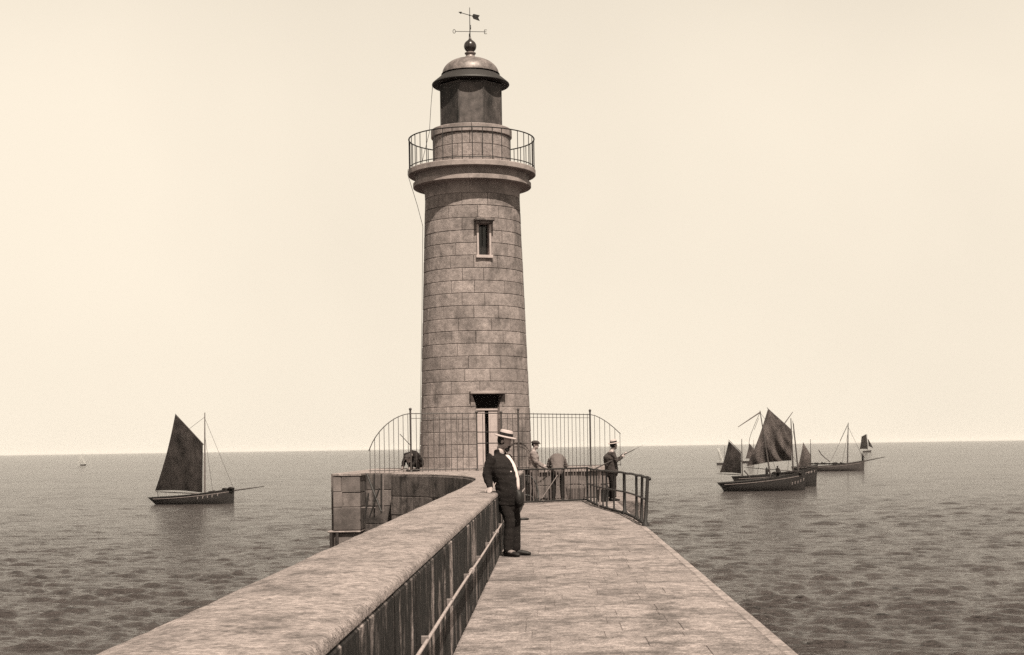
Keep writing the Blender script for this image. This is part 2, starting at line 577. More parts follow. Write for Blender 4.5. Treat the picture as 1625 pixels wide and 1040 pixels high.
# pipe along the parapet face
bm = bmesh.new()
pp = []
for yy in np.arange(3.5, 39.5, 0.5):
    pp.append((WX + 0.035, yy, 0.455 + 0.005 * math.sin(yy * 0.7)))
add_tube(bm, pp, 0.011, 8)
pipe = mesh_obj('pipe', bm, M['pipe'], auto=60)
tag(pipe, 'pale pipe running along the dark parapet face at half height', 'pipe')
for yy in (13.1, 19.2, 7.0, 26, 33):
    bm = bmesh.new()
    add_tube(bm, [(WX + 0.035, yy - 0.07, 0.455), (WX + 0.035, yy + 0.07, 0.455)], 0.024, 8)
    mesh_obj('coupling', bm, M['pipe'], pipe, auto=60)
for yy in np.arange(4.3, 39, 2.05):
    bm = bmesh.new()
    add_box(bm, WX + 0.02, yy, 0.455, 0.045, 0.022, 0.05, 0.004)
    mesh_obj('bracket', bm, M['pale_iron'], pipe)

# ------------------------------------------------------------------ lighthouse platform
LX, LY = at(756, 745, 44).x, 44.0      # lighthouse axis
front = [(-5.86, 39.3), (-5.0, 39.3), (-5.0, 39.75), (-4.1, 39.75), (WX - 0.01, 39.0), (WX - 0.01, 42.9), (-0.4, 43.35), (0.5, 43.9), (1.35, 44.4), (1.95, 44.9), (2.1, 49.5), (-5.86, 49.5)]
bm = bmesh.new()
top = [bm.verts.new((x, y, WH - 0.002)) for x, y in front]
bot = [bm.verts.new((x, y, SEA - 1.5)) for x, y in front]
bm.faces.new(top)
for i in range(len(front)):
    j = (i + 1) % len(front)
    bm.faces.new((top[j], top[i], bot[i], bot[j])).material_index = 1
plat = mesh_obj('lighthouse_platform', bm, M['par_top'])
plat.data.materials.append(M['quay'])
tag(plat, 'raised stone platform carrying the lighthouse and its iron fence', 'platform')
# outer head floor to the right of the platform
bm = bmesh.new()
add_box(bm, 1.3, 46.0, (SEA - 1.5 - 0.01) / 2, 2.6, 9, -(SEA - 1.5) - 0.01)
tag(mesh_obj('jetty_head', bm, M['paving_bed']), 'stone floor at the far end of the jetty', kind='structure')

# facing stones of the platform: along the inside curve and beside the gate
def face_stones(path, zs, m, parent, depth=0.16, proud=0.025, Lr=(0.8, 1.2), jit=0.006):
    """stones set along a plan polyline (outward side = right-hand side of travel)"""
    seg = [0.0]
    P = [Vector((p[0], p[1], 0)) for p in path]
    for a, b in zip(P, P[1:]):
        seg.append(seg[-1] + (b - a).length)
    def pt(s):
        s = min(max(s, 0), seg[-1])
        for i in range(len(P) - 1):
            if s <= seg[i + 1]:
                f = (s - seg[i]) / max(1e-6, seg[i + 1] - seg[i])
                return P[i].lerp(P[i + 1], f)
        return P[-1]
    for c, (z0, z1) in enumerate(zip(zs, zs[1:])):
        s = -random.uniform(0, 0.4)
        while s < seg[-1] - 0.1:
            L = random.uniform(*Lr)
            s0, s1 = max(s, 0) + 0.006, min(s + L, seg[-1]) - 0.006
            s += L
            if s1 - s0 < 0.12:
                continue
            pr = proud + random.uniform(-jit, jit)
            n = 4
            o_, i_ = [], []
            for k in range(n + 1):
                q = pt(s0 + (s1 - s0) * k / n)
                t = (pt(s0 + (s1 - s0) * k / n + 0.05) - pt(s0 + (s1 - s0) * k / n - 0.05)).normalized()
                nr = Vector((t.y, -t.x, 0))
                e = 0.010 if k in (0, n) else 0
                o_.append((q + nr * (pr - e), nr)); i_.append(q - nr * depth)
            bm = bmesh.new()
            g = 0.006
            lv = []
            for (zz, ins) in ((z0 + g, 0.010), (z0 + g + 0.012, 0), (z1 - g - 0.012, 0), (z1 - g, 0.010)):
                lv.append([bm.verts.new((p.x - nr.x * ins, p.y - nr.y * ins, zz)) for p, nr in o_] + [bm.verts.new((p.x, p.y, zz)) for p in reversed(i_)])
            m_ = len(lv[0])
            for a, b in zip(lv, lv[1:]):
                for k in range(m_):
                    j = (k + 1) % m_
                    bm.faces.new((a[k], a[j], b[j], b[k]))
            bm.faces.new(lv[-1]); bm.faces.new(lv[0][::-1])
            bmesh.ops.recalc_face_normals(bm, faces=bm.faces)
            mesh_obj('stone_block', bm, m, parent)
rev = [(x, y) for x, y in curve[::-1] if y > 29.0]
# travel from the pier to the jetty: outward side (towards the sea) is on the right
zs = [WH - 0.055, WH - 0.60, WH - 1.08, WH - 1.56, WH - 2.04]
face_stones(rev, list(reversed(zs)), M['quay'], par)
face_stones([(-5.0, 39.75), (-4.24, 39.75)], [-0.9, -0.45, 0.02, 0.45, WH - 0.02], M['quay'], plat)
face_stones([(-0.72, 43.02), (-0.4, 43.35), (0.5, 43.9), (1.35, 44.4), (1.95, 44.9)], [0.012, 0.40, 0.79], M['pier'], plat, Lr=(0.6, 0.9))
# coping of the platform edge
bm = bmesh.new()
cp = [(-0.70, 42.95), (-0.4, 43.28), (0.5, 43.83), (1.37, 44.33), (2.0, 44.85)]
add_loft(bm, [[Vector((x, y - 0.04, 0.80)), Vector((x, y - 0.04, WH + 0.012)), Vector((x, y + 0.3, WH + 0.012)), Vector((x, y + 0.3, 0.80))] for x, y in cp])
mesh_obj('coping', bm, M['kerb'], plat)
# kerb under the tall fence and the step round the tower
bm = bmesh.new()
add_lathe(bm, [(1.95, WH - 0.01), (1.95, WH + 0.07), (1.6, WH + 0.075)], 48, (LX, LY, 0))
mesh_obj('tower_step', bm, M['kerb'], plat)

# corner pier with the recess and its crossed irons
pier = empty('corner_pier', (-5.2, 39.3, SEA), 'square granite corner pier left of the lighthouse platform', 'pier')
px0, px1 = at(529, 790, 38.6).x, at(572, 790, 38.6).x
pw = px1 - px0
zz = [WH, WH - 0.47, WH - 0.90, WH - 1.46]
PY = 38.55
def pier_box(name, x0, x1, y0, y1, z0, z1, m, bev=0.014):
    bm = bmesh.new()
    add_box(bm, (x0 + x1) / 2, (y0 + y1) / 2, (z0 + z1) / 2, x1 - x0, y1 - y0, z1 - z0, bev)
    o = mesh_obj(name, bm, m, pier)
    o.matrix_parent_inverse = Matrix.Translation(-pier.location)
    return o
zt = WH - 0.06
pier_box('coping', px0 - 0.02, px1 + 0.03, PY - 0.02, 39.6, zt + 0.004, WH + 0.02, M['kerb'])
pier_box('stone_block', px0, px0 + pw * 0.30, PY, 39.5, zt - 0.40, zt - 0.004, M['pier'])
pier_box('stone_block', px0 + pw * 0.30 + 0.01, px1, PY, 39.5, zt - 0.42, zt, M['pier'])
pier_box('stone_block', px0, px0 + pw * 0.34, PY, 39.5, zt - 0.80, zt - 0.41, M['pier'])
pier_box('stone_block', px0 + pw * 0.34 + 0.01, px1 - 0.002, PY + 0.01, 39.5, zt - 0.80, zt - 0.43, M['pier'])
pier_box('stone_block', px0, px1, PY - 0.01, 39.5, zt - 1.40, zt - 0.81, M['pier'])
pier_box('core', px0 + 0.012, px1 - 0.012, PY + 0.02, 39.45, SEA - 1.2, zt - 0.02, M['pier'])
pier_box('ledge', px0 - 0.16, px1, PY - 0.06, 39.5, zt - 1.46, zt - 1.415, M['kerb'])
for xx in (px0 - 0.06, px0 + 0.10):
    o = rod('post', [(xx, PY - 0.06, SEA - 0.5), (xx, PY - 0.06, zt - 1.46)], 0.04, M['timber'], pier)
    o.matrix_parent_inverse = Matrix.Translation(-pier.location)
# crossed iron stays against the quay
stay = empty('iron_stays', at(590, 800, 38.4), 'crossed iron stays and ladder bars in the dark recess beside the pier', 'stays')
def stay_rod(a, b, r=0.022, m='iron'):
    o = rod('stay', [a, b], r, M[m], stay)
    o.matrix_parent_inverse = Matrix.Translation(-stay.location)
stay_rod(at(582, 752, 38.5), at(605, 812, 38.2), 0.025)
stay_rod(at(602, 775, 38.3), at(586, 822, 38.3), 0.02)
stay_rod(at(585, 783, 38.3), at(578, 826, 38.3), 0.022)
stay_rod(at(594, 752, 38.5), at(594, 822, 38.5), 0.018)
stay_rod(at(608, 751, 38.5), at(608, 812, 38.5), 0.022, 'pale_iron')
stay_rod(at(605, 752, 38.6), at(605, 815, 38.6), 0.02)
stay_rod(at(573, 806, 38.35), at(596, 806, 38.35), 0.014, 'pale_iron')

# ------------------------------------------------------------------ lighthouse
LH = empty('lighthouse', (LX, LY, WH), 'tall round granite lighthouse with iron lantern and gallery', 'lighthouse')
LHI = Matrix.Translation((-LX, -LY, -WH))
def lh(o):
    o.matrix_parent_inverse = LHI
    return o
def lhmesh(name, bm, m, smooth=False, auto=None, parent=None):
    o = mesh_obj(name, bm, m, parent or LH, smooth, auto)
    if parent is None:
        o.matrix_parent_inverse = LHI
    return o
Z0, Z1 = WH, 8.90
R0, R1 = 1.675, 1.405
def rad(z):
    f = (z - Z0) / (Z1 - Z0)
    return R0 + (R1 - R0) * f + 0.0 * f * (1 - f)
NC = 22
CH = (Z1 - Z0) / NC
TH_D = R(16.0); TH_W = R(15.5)
door_half = math.asin(0.345 / 1.62)
win_half = math.asin(0.215 / 1.47)
def cyl(a, r, z):
    return Vector((LX + r * math.sin(a), LY - r * math.cos(a), z))
def stone(a0, a1, z0, z1, rf, m, name='stone_block', depth=0.22, pr=0.0, parent=None, cham=0.011, gap=0.005):
    bm = bmesh.new()
    n = max(3, int((a1 - a0) / R(9)))
    rm = rf((z0 + z1) / 2)
    ga = gap / rm
    ca = cham / rm
    angs = [a0 + ga, a0 + ga + ca] + [a0 + ga + ca + (a1 - a0 - 2 * ga - 2 * ca) * k / n for k in range(1, n)] + [a1 - ga - ca, a1 - ga]
    lv = []
    for zz, ins in ((z0 + gap, cham), (z0 + gap + cham, 0), (z1 - gap - cham, 0), (z1 - gap, cham)):
        row = []
        for k, a in enumerate(angs):
            i2 = max(ins, cham if k in (0, len(angs) - 1) else 0)
            row.append(bm.verts.new(cyl(a, rf(zz) + pr - i2, zz)))
        row.append(bm.verts.new(cyl(a1 - ga, rf(zz) - depth, zz)))
        row.append(bm.verts.new(cyl(a0 + ga, rf(zz) - depth, zz)))
        lv.append(row)
    m_ = len(lv[0])
    for a, b in zip(lv, lv[1:]):
        for k in range(m_):
            j = (k + 1) % m_
            bm.faces.new((a[k], a[j], b[j], b[k]))
    bm.faces.new(lv[-1]); bm.faces.new(lv[0][::-1])
    o = lhmesh(name, bm, m, auto=25, parent=parent)
    return o
for c in range(NC):
    z0, z1 = Z0 + c * CH, Z0 + (c + 1) * CH
    off = R((c % 2) * 15 + random.uniform(-5, 5) + 4)
    nb = 12
    joints = sorted([(off + 2 * math.pi * (k + random.uniform(-.13, .13)) / nb) for k in range(nb)])
    hole = None
    if c < 6: hole = (TH_D - door_half, TH_D + door_half)
    if c == 5: hole = (TH_D - math.asin(0.50 / 1.6), TH_D + math.asin(0.50 / 1.6))
    if 17 <= c <= 19: hole = (TH_W - win_half, TH_W + win_half)
    spans = []
    if hole is None:
        spans = [(joints[k], joints[k + 1] if k + 1 < nb else joints[0] + 2 * math.pi) for k in range(nb)]
    else:
        h0, h1 = hole[0], hole[1]
        js = sorted([((j - h1) % (2 * math.pi)) for j in joints])
        end = (h0 - h1) % (2 * math.pi)
        js = [j for j in js if R(9) < j < end - R(9)]
        pts = [0] + js + [end]
        spans = [(h1 + a, h1 + b) for a, b in zip(pts, pts[1:])]
    for a, b in spans:
        jamb = hole is not None and (abs(a - hole[1]) < 1e-6 or abs((b - hole[0]) % (2 * math.pi)) < 1e-6)
        stone(a, b, z0, z1, rad, M['tower'], depth=0.42 if jamb else 0.16, pr=random.uniform(-.003, .003))
# mortar core with the two openings left out
bm = bmesh.new()
na = 180
angs = [2 * math.pi * k / na for k in range(na)]
zlv = [Z0 + c * CH for c in range(NC + 1)]
g = [[bm.verts.new(cyl(a, rad(z) - 0.022, z)) for a in angs] for z in zlv]
for i in range(NC):
    for k in range(na):
        a = angs[k] + math.pi / na
        if i < 6 and abs(a - TH_D) < (door_half + 0.02 if i < 5 else 0.33): continue
        if 17 <= i <= 19 and abs(a - TH_W) < win_half + 0.02: continue
        j = (k + 1) % na
        bm.faces.new((g[i][k], g[i][j], g[i + 1][j], g[i + 1][k]))
lhmesh('mortar_core', bm, M['joint'], auto=40)

# oriented boxes in an opening's own frame: u along the wall, w outward
def obox(theta, u0, u1, w0, w1, z0, z1, bev=0.0, bm=None):
    own = bm is None
    bm = bm or bmesh.new()
    mat = Matrix.Translation((LX, LY, 0)) @ Matrix.Rotation(theta, 4, 'Z')
    add_box(bm, (u0 + u1) / 2, -(w0 + w1) / 2, (z0 + z1) / 2, u1 - u0, w1 - w0, z1 - z0, bev, mat)
    return bm
# door
zd = 2.66
door = lhmesh('door', obox(TH_D, -0.50, 0.50, 1.18, 1.20, Z0, 3.10), M['dark'])
for s, m in ((-1, 'white'), (1, 'white')):
    bm = obox(TH_D, min(s * 0.055, s * 0.345), max(s * 0.055, s * 0.345), 1.36, 1.41, Z0 + 0.02, zd - 0.05, 0.006)
    for za, zb in ((Z0 + 0.12, 1.55), (1.68, 2.5)):
        obox(TH_D, min(s * 0.11, s * 0.29), max(s * 0.11, s * 0.29), 1.41, 1.422, za, zb, 0.004, bm)
    lhmesh('leaf', bm, M[m], parent=door)
lhmesh('frame', obox(TH_D, -0.345, 0.345, 1.34, 1.44, zd - 0.045, zd + 0.025, 0.006), M['white'], parent=door)
lhmesh('recess_shade', obox(TH_D, -0.345, 0.345, 1.30, 1.33, zd + 0.03, 3.08), M['dark'], parent=door)  # dark sheet standing in for the shadow in the recess over the door
lhmesh('sill', obox(TH_D, -0.42, 0.42, 1.45, 1.80, Z0 + 0.0, Z0 + 0.085, 0.01), M['kerb'], parent=door)
bm = obox(TH_D, -0.53, 0.53, 1.30, 1.71, 3.09, 3.17, 0.010)
hood = lhmesh('door_hood', bm, M['cornice'])
for s in (-1, 1):
    bm = bmesh.new()
    mat = Matrix.Translation((LX, LY, 0)) @ Matrix.Rotation(TH_D, 4, 'Z')
    ring = []
    for w in (1.16, 1.555):
        ring.append([Vector((s * 0.345, -w, 2.735)), Vector((s * 0.497, -w, 2.735)), Vector((s * 0.497, -w, 3.085)), Vector((s * 0.462, -w, 3.085)), Vector((s * 0.39, -w, 2.90))])
    add_loft(bm, ring)
    bmesh.ops.transform(bm, matrix=mat, verts=bm.verts)
    bmesh.ops.recalc_face_normals(bm, faces=bm.faces)
    lhmesh('corbel', bm, M['tower'], parent=hood)
# window
zw0, zw1 = Z0 + 17 * CH, Z0 + 20 * CH
wtop = zw1 - 0.19
win = lhmesh('window', obox(TH_W, -0.23, 0.23, 1.12, 1.14, zw0, zw1), M['dark'])
lhmesh('pane', obox(TH_W, -0.165, 0.165, 1.22, 1.23, zw0 + 0.02, wtop), M['glass'], parent=win)
for s in (-1, 1):
    lhmesh('jamb', obox(TH_W, min(s * 0.155, s * 0.212), max(s * 0.155, s * 0.212), 1.15, 1.475, zw0 + 0.004, wtop - 0.004, 0.006), M['white'], parent=win)
lhmesh('sill', obox(TH_W, -0.25, 0.25, 1.2, 1.53, zw0 - 0.085, zw0 + 0.0, 0.008), M['white'], parent=win)
lhmesh('glazing_bar', obox(TH_W, -0.012, 0.012, 1.23, 1.25, zw0 + 0.02, wtop), M['iron'], parent=win)
lhmesh('lintel', obox(TH_W, -0.21, 0.21, 1.1, 1.46, wtop, zw1 - 0.003, 0.006), M['tower'], parent=win)
bm = obox(TH_W, -0.285, 0.285, 1.3, 1.69, wtop + 0.075, wtop + 0.135, 0.008)
obox(TH_W, -0.235, 0.235, 1.3, 1.60, wtop + 0.004, wtop + 0.073, 0.008, bm)
lhmesh('hood', bm, M['quay'], parent=win)

# cornice in twelve stones per ring
prof_low = [(1.30, 8.86), (1.405, 8.905), (1.410, 9.06), (1.425, 9.16), (1.46, 9.22), (1.52, 9.248), (1.738, 9.25), (1.75, 9.262), (1.75, 9.375), (1.735, 9.39), (1.30, 9.39)]
prof_top = [(1.30, 9.394), (1.655, 9.394), (1.66, 9.50), (1.69, 9.57), (1.74, 9.60), (1.875, 9.608), (1.89, 9.622), (1.89, 9.755), (1.875, 9.77), (1.15, 9.79)]
cor = None
for prof, offa in ((prof_low, 0.0), (prof_top, R(15))):
    for k in range(12):
        bm = bmesh.new()
        a0 = R(30 * k) + offa
        add_lathe(bm, prof, 8, (LX, LY, 0), a0 + 0.0012, a0 + R(30) - 0.0012, True)
        bmesh.ops.recalc_face_normals(bm, faces=bm.faces)
        lhmesh('cornice_stone', bm, M['cornice'], auto=30)
# drum
DR = 1.155
def rd(z): return DR
zc = [9.785, 10.02, 10.37, 10.715]
for c in range(3):
    for k in range(10):
        a0 = R(36 * k + 18 * (c % 2))
        stone(a0, a0 + R(36), zc[c], zc[c + 1], (lambda z: DR + 0.025) if c == 0 else rd, M['tower'], 'drum_stone', 0.2)
for k in range(8):
    a0 = R(45 * k + 3)
    stone(a0, a0 + R(45), 10.72, 10.965, lambda z: 1.20, M['cornice'], 'drum_coping', 0.5, cham=0.014)
bm = bmesh.new()
add_lathe(bm, [(DR - 0.03, 9.78), (DR - 0.03, 10.95), (0.6, 10.952)], 48, (LX, LY, 0))
lhmesh('drum_core', bm, M['joint'], auto=40)

# gallery railing
GR = 1.855
rail = None
bm = bmesh.new()
n = 96
add_lathe(bm, [(GR + 0.022 * math.cos(t), 10.69 + 0.018 * math.sin(t)) for t in np.linspace(0, 2 * math.pi, 9)], n, (LX, LY, 0))
rail = lhmesh('gallery_railing', bm, M['iron'], auto=60)
bm = bmesh.new()
add_lathe(bm, [(GR + 0.014 * math.cos(t), 9.845 + 0.014 * math.sin(t)) for t in np.linspace(0, 2 * math.pi, 7)], n, (LX, LY, 0))
lhmesh('bottom_rail', bm, M['iron'], auto=60, parent=rail)
bm = bmesh.new()
add_tube(bm, [(0, 0, 9.77), (0, 0, 10.685)], 0.0115, 6)
bal = bpy.data.meshes.new('baluster'); bm.to_mesh(bal); bm.free(); bal.materials.append(M['iron'])
for k in range(40):
    a = 2 * math.pi * (k + 0.4) / 40
    o = inst('baluster', bal, (LX + GR * math.sin(a), LY - GR * math.cos(a), 0), parent=rail)

# lantern: octagonal iron drum
LR = 0.965
tl = NT('lantern_iron')
a_ = tl.noise(tl.pos((1, 1, 0.45)), 3.2, 5, 0.65)
b_ = tl.noise(tl.pos((1, 1, 1), (3, 3, 3)), 16, 4, 0.7)
vv = tl.math('MULTIPLY', tl.rng(a_, 0.36, 0.62, 0.018, 0.085), tl.rng(b_, 0.3, 0.7, 0.6, 1.4))
vv = tl.math('MULTIPLY', vv, tl.rng(tl.rand(), 0, 1, 0.55, 1.5))
tl.color(vv)
M['lantern'] = tl.fin(0.7, 0.3)
M['lantern_sunlit'] = plain('sunlit_lantern_iron', 0.08, 0.6, 4.5, 0.7, 0.3)  # paler lantern colour: sunlight on the front facet painted in
bm = bmesh.new()
add_lathe(bm, [(LR + 0.03, 10.955), (LR + 0.03, 11.03), (LR - 0.06, 11.035)], 8, (LX, LY, 0), R(22.5 + 3), R(22.5 + 3 + 360))
lan = lhmesh('lantern', bm, M['iron'])
face_rot = R(3)
for k in range(8):
    a = face_rot + R(45 * k)
    ap = LR * math.cos(R(22.5))
    hw = LR * math.sin(R(22.5)) - 0.012
    bm = obox(a, -hw, hw, ap - 0.04, ap, 11.03, 12.26, 0.004)
    lhmesh('panel', bm, M['lantern_sunlit' if k == 0 else 'lantern'], parent=lan)
    e = a + R(22.5)
    bm = bmesh.new()
    p = cyl(e, LR - 0.012, 0)
    add_tube(bm, [(p.x, p.y, 11.0), (p.x, p.y, 12.28)], 0.028, 6)
    lhmesh('mullion', bm, M['lantern'], parent=lan, auto=50)
for zz_ in (12.2,):
    bm = bmesh.new()
    add_lathe(bm, [(LR + 0.015, zz_), (LR + 0.015, zz_ + 0.06)], 8, (LX, LY, 0), face_rot + R(22.5), face_rot + R(382.5))
    lhmesh('band', bm, M['lantern'], parent=lan)

# dome
tz = NT('dome_metal')
a_ = tz.noise(tz.pos(), 4.0, 5, 0.65)
b_ = tz.noise(tz.pos((1, 1, 1), (3, 3, 3)), 22, 4, 0.7)
tz.color(tz.math('MULTIPLY', tz.rng(a_, 0.36, 0.6, 0.10, 0.21), tz.rng(b_, 0.3, 0.7, 0.7, 1.3)))
M['dome'] = tz.fin(0.5, 0.4, 0.25)
prof = [(0.87, 12.63)]
for k in range(0, 13):
    t = k / 12 * R(80)
    prof.append((0.845 * math.cos(t) ** 0.9, 12.625 + 0.50 * math.sin(t)))
bm = bmesh.new()
add_lathe(bm, prof + [(0.05, 13.12)], 56, (LX, LY, 0))
dome = lhmesh('dome', bm, M['dome'], auto=40)
bm = bmesh.new()
add_lathe(bm, [(0.84, 12.60), (1.10, 12.385), (1.145, 12.345), (1.15, 12.32), (1.135, 12.30), (0.80, 12.285), (0.3, 12.285)], 56, (LX, LY, 0))
lhmesh('eave', bm, M['iron'], auto=40, parent=dome)
bm = bmesh.new()
add_lathe(bm, [(0.0, 13.10), (0.23, 13.095), (0.235, 13.12), (0.15, 13.16), (0.125, 13.22), (0.165, 13.25), (0.17, 13.275), (0.13, 13.295), (0.10, 13.32)], 28, (LX, LY, 0))
lhmesh('collar', bm, M['dome'], auto=35, parent=dome)
bm = bmesh.new()
cb = 13.475
pr = [(0.02, cb - 0.19)] + [(0.187 * math.sin(t), cb - 0.187 * math.cos(t)) for t in np.linspace(0.3, 2.55, 14)] + [(0.05, cb + 0.2), (0.028, cb + 0.26), (0.02, cb + 0.3)]
add_lathe(bm, pr, 28, (LX, LY, 0))
M['ball'] = plain('polished_iron', 0.05, 0.2, 8, 0.25, 0.6, 0.5)
lhmesh('ball_finial', bm, M['ball'], auto=50, parent=dome)
# weather vane
bm = bmesh.new()
add_tube(bm, [(LX, LY, cb + 0.2), (LX, LY, 14.63)], [0.017, 0.009], 7)
vane = lhmesh('weather_vane', bm, M['iron'])
zarm = cb + 0.44
ca = R(6)
for q in range(4):
    a = ca + q * math.pi / 2
    d = Vector((math.cos(a), math.sin(a), 0))
    c = Vector((LX, LY, zarm))
    rod('compass_arm', [c, c + d * 0.42], 0.009, M['iron'], vane)
    # the letters N, E, S and O at the arm ends
    e = c + d * 0.42
    bm = bmesh.new()
    s = Vector((math.cos(a), math.sin(a), 0)); up = Vector((0, 0, 1))
    w, h, r_ = 0.075, 0.115, 0.009
    def L2(*pts):
        add_tube(bm, [e + s * (0.01 + w * x) + up * (h * (y - 0.5)) for x, y in pts], r_, 5)
    if q == 0:      # E
        L2((0, 0), (0, 1)); L2((0, 1), (1, 1)); L2((0, .5), (.8, .5)); L2((0, 0), (1, 0))
    elif q == 1:    # N
        L2((0, 0), (0, 1), (1, 0), (1, 1))
    elif q == 2:    # O
        L2(*[(0.5 + 0.5 * math.cos(t), 0.5 + 0.5 * math.sin(t)) for t in np.linspace(0, 2 * math.pi, 11)])
    else:           # S
        L2((1, .9), (.5, 1), (0, .8), (.5, .5), (1, .25), (.5, 0), (0, .1))
    mesh_obj('letter', bm, M['iron'], vane)
va = R(-48)
vd = Vector((-math.cos(va), math.sin(va), 0))
vc = Vector((LX, LY, 14.40))
bm = bmesh.new()
add_tube(bm, [vc + vd * 0.42, vc - vd * 0.30], 0.010, 6)
add_tube(bm, [vc + vd * 0.36, vc + vd * 0.47], [0.035, 0.002], 6)
bt = [vc - vd * 0.10, vc - vd * 0.16 + Vector((0, 0, .075)), vc - vd * 0.42 + Vector((0, 0, .085)), vc - vd * 0.36, vc - vd * 0.42 - Vector((0, 0, .085)), vc - vd * 0.16 - Vector((0, 0, .075))]
nrm = vd.cross(Vector((0, 0, 1)))
add_loft(bm, [[p + nrm * 0.004 for p in bt], [p - nrm * 0.004 for p in bt]])
add_ball(bm, vc, 0.028, 1)
mesh_obj('arrow', bm, M['iron'], vane)
# lightning conductor
pts = [cyl(R(-86), 1.13, 12.3), cyl(R(-80), 1.2, 11.6), cyl(R(-80), 1.25, 10.9), cyl(R(-78), 1.5, 9.95), cyl(R(-76), 1.92, 9.75), cyl(R(-76), 1.92, 9.6), cyl(R(-76), 1.65, 8.7), cyl(R(-78), 1.49, 8.1), cyl(R(-80), 1.55, 5.5), cyl(R(-80), 1.69, 0.95)]
bm = bmesh.new()
add_tube(bm, pts, 0.008, 5)
lhmesh('lightning_conductor', bm, M['fence_iron'])

# ------------------------------------------------------------------ tall fence round the platform
fence = empty('iron_fence', at(756, 745, 40.6), 'tall thin iron bar fence with ball topped posts before the lighthouse', 'fence')
FI = Matrix.Translation(-fence.location)
def fpart(o):
    o.matrix_parent_inverse = FI
    return o
FT = 1.54 + 56.0 * 40.4 / FPX       # height of the top rail
def fz(p):                          # the same fence height all along
    return FT
F_pts = {587: 39.9, 652: 40.3, 757: 40.9, 796: 41.6, 823: 42.3, 937: 44.75, 985: 45.2}
def fence_y(px):
    k = sorted(F_pts)
    return float(np.interp(px, k, [F_pts[q] for q in k]))
def fxy(px):
    Y = fence_y(px)
    return Vector(((px - VPX) * Y / FPX, Y, 0))
bm = bmesh.new()
add_tube(bm, [(0, 0, 0), (0, 0, 0.96), (0, 0, 1.0)], [0.0085, 0.0085, 0.002], 5)
barm = bpy.data.meshes.new('bar'); bm.to_mesh(barm); bm.free(); barm.materials.append(M['fence_iron'])
def bar(p, ztop, thick=1.0):
    o = inst('bar', barm, (p.x, p.y, WH), (0, 0, 0), (thick, thick, ztop - WH), fence)
    return fpart(o)
def post(p, ztop, r=0.024):
    bm = bmesh.new()
    add_tube(bm, [(p.x, p.y, WH - 0.0), (p.x, p.y, ztop)], r, 8)
    add_ball(bm, Vector((p.x, p.y, ztop + 0.03)), 0.042, 2)
    add_tube(bm, [(p.x, p.y, WH), (p.x, p.y, WH + 0.05)], [r * 2, r * 1.2], 8)
    fpart(mesh_obj('post', bm, M['fence_iron'], fence, auto=50))
def frail(pxs, zf, r=0.012, m='fence_iron'):
    bm = bmesh.new()
    add_tube(bm, [Vector((fxy(q).x, fxy(q).y, zf(q))) for q in pxs], r, 6)
    fpart(mesh_obj('rail', bm, M[m], fence, auto=50))
def wing(q):       # top of the sloping end panels
    if q < 652:
        f = (652 - q) / 68.0
        return WH + (FT - WH) * (math.sqrt(max(0.0, 1 - (0.93 * f) ** 1.7)))
    if q > 937:
        f = (q - 937) / 50.0
        return WH + (FT - WH) * (1 - 0.40 * f ** 1.6)
    return FT
q = 587.0
while q < 650:
    bar(fxy(q), wing(q) + 0.03); q += 7.6
q = 661.0
while q < 752:
    bar(fxy(q), FT + 0.02); q += 9.2
for q in (766.5,):
    bar(fxy(q), FT + 0.02)
q = 806
while q < 822:
    bar(fxy(q), FT + 0.02); q += 8
q = 829.0
while q < 934:
    bar(fxy(q), FT + 0.04); q += 6.1
q = 944.0
while q < 985:
    bar(fxy(q), wing(q) + 0.03); q += 8.0
for q in (652, 757, 796, 823, 937):
    post(fxy(q), FT + (0.09 if q in (652, 823, 937) else 0.0), 0.026 if q != 757 else 0.02)
frail(list(range(585, 653, 6)) + [652], wing, 0.013)
frail([652, 705, 757, 796, 823, 860, 900, 937], lambda q: FT, 0.014)
frail([652, 705, 757], lambda q: FT - 0.13, 0.009)
frail([823, 860, 900, 937], lambda q: FT - 0.10, 0.008)
frail([585, 620, 652, 705, 757], lambda q: WH + 0.06, 0.012)
frail([796, 823, 860, 900, 937, 985], lambda q: WH + 0.06, 0.012)
frail([937, 945, 955, 965, 975, 985], wing, 0.012)
frail([757, 796], lambda q: WH + 1.07, 0.014, 'iron')
frail([757, 796], lambda q: WH + 0.76, 0.016, 'iron')
# back stay of the left post
a, b = fxy(652), fxy(632)
o = rod('stay', [Vector((b.x, b.y + 0.5, FT - 0.55)), Vector((a.x, a.y, WH + 0.72))], 0.010, M['fence_iron'], fence); fpart(o)

# ------------------------------------------------------------------ gate railing across the jetty
gate = empty('iron_gate', at(880, 797, 41), 'low iron bar gate with diagonal brace across the end of the jetty', 'gate')
GI = Matrix.Translation(-gate.location)
ga, gb = Vector((-0.90, 40.1, 0)), Vector((0.99, 41.5, 0))
GH = 0.94
def gpart(o):
    o.matrix_parent_inverse = GI
    return o
up = Vector((0, 0, 1))
gpart(rod('top_rail', [ga + up * GH, (ga + gb) / 2 + up * (GH - 0.006), gb + up * GH], 0.022, M['iron'], gate))
gpart(rod('bottom_rail', [ga + up * 0.055, gb + up * 0.055], 0.026, M['iron'], gate))
bm = bmesh.new()
add_tube(bm, [(0, 0, 0.06), (0, 0, GH)], 0.011, 6)
gb_me = bpy.data.meshes.new('bar'); bm.to_mesh(gb_me); bm.free(); gb_me.materials.append(M['pale_iron'])
gb_dk = gb_me.copy(); gb_dk.materials[0] = M['iron']
for k in range(1, 24):
    p = ga.lerp(gb, k / 24)
    gpart(inst('bar', gb_me if k % 3 else gb_dk, p, parent=gate))
for p in (ga, gb):
    gpart(rod('post', [p, p + up * (GH + 0.03)], 0.03, M['iron'], gate))
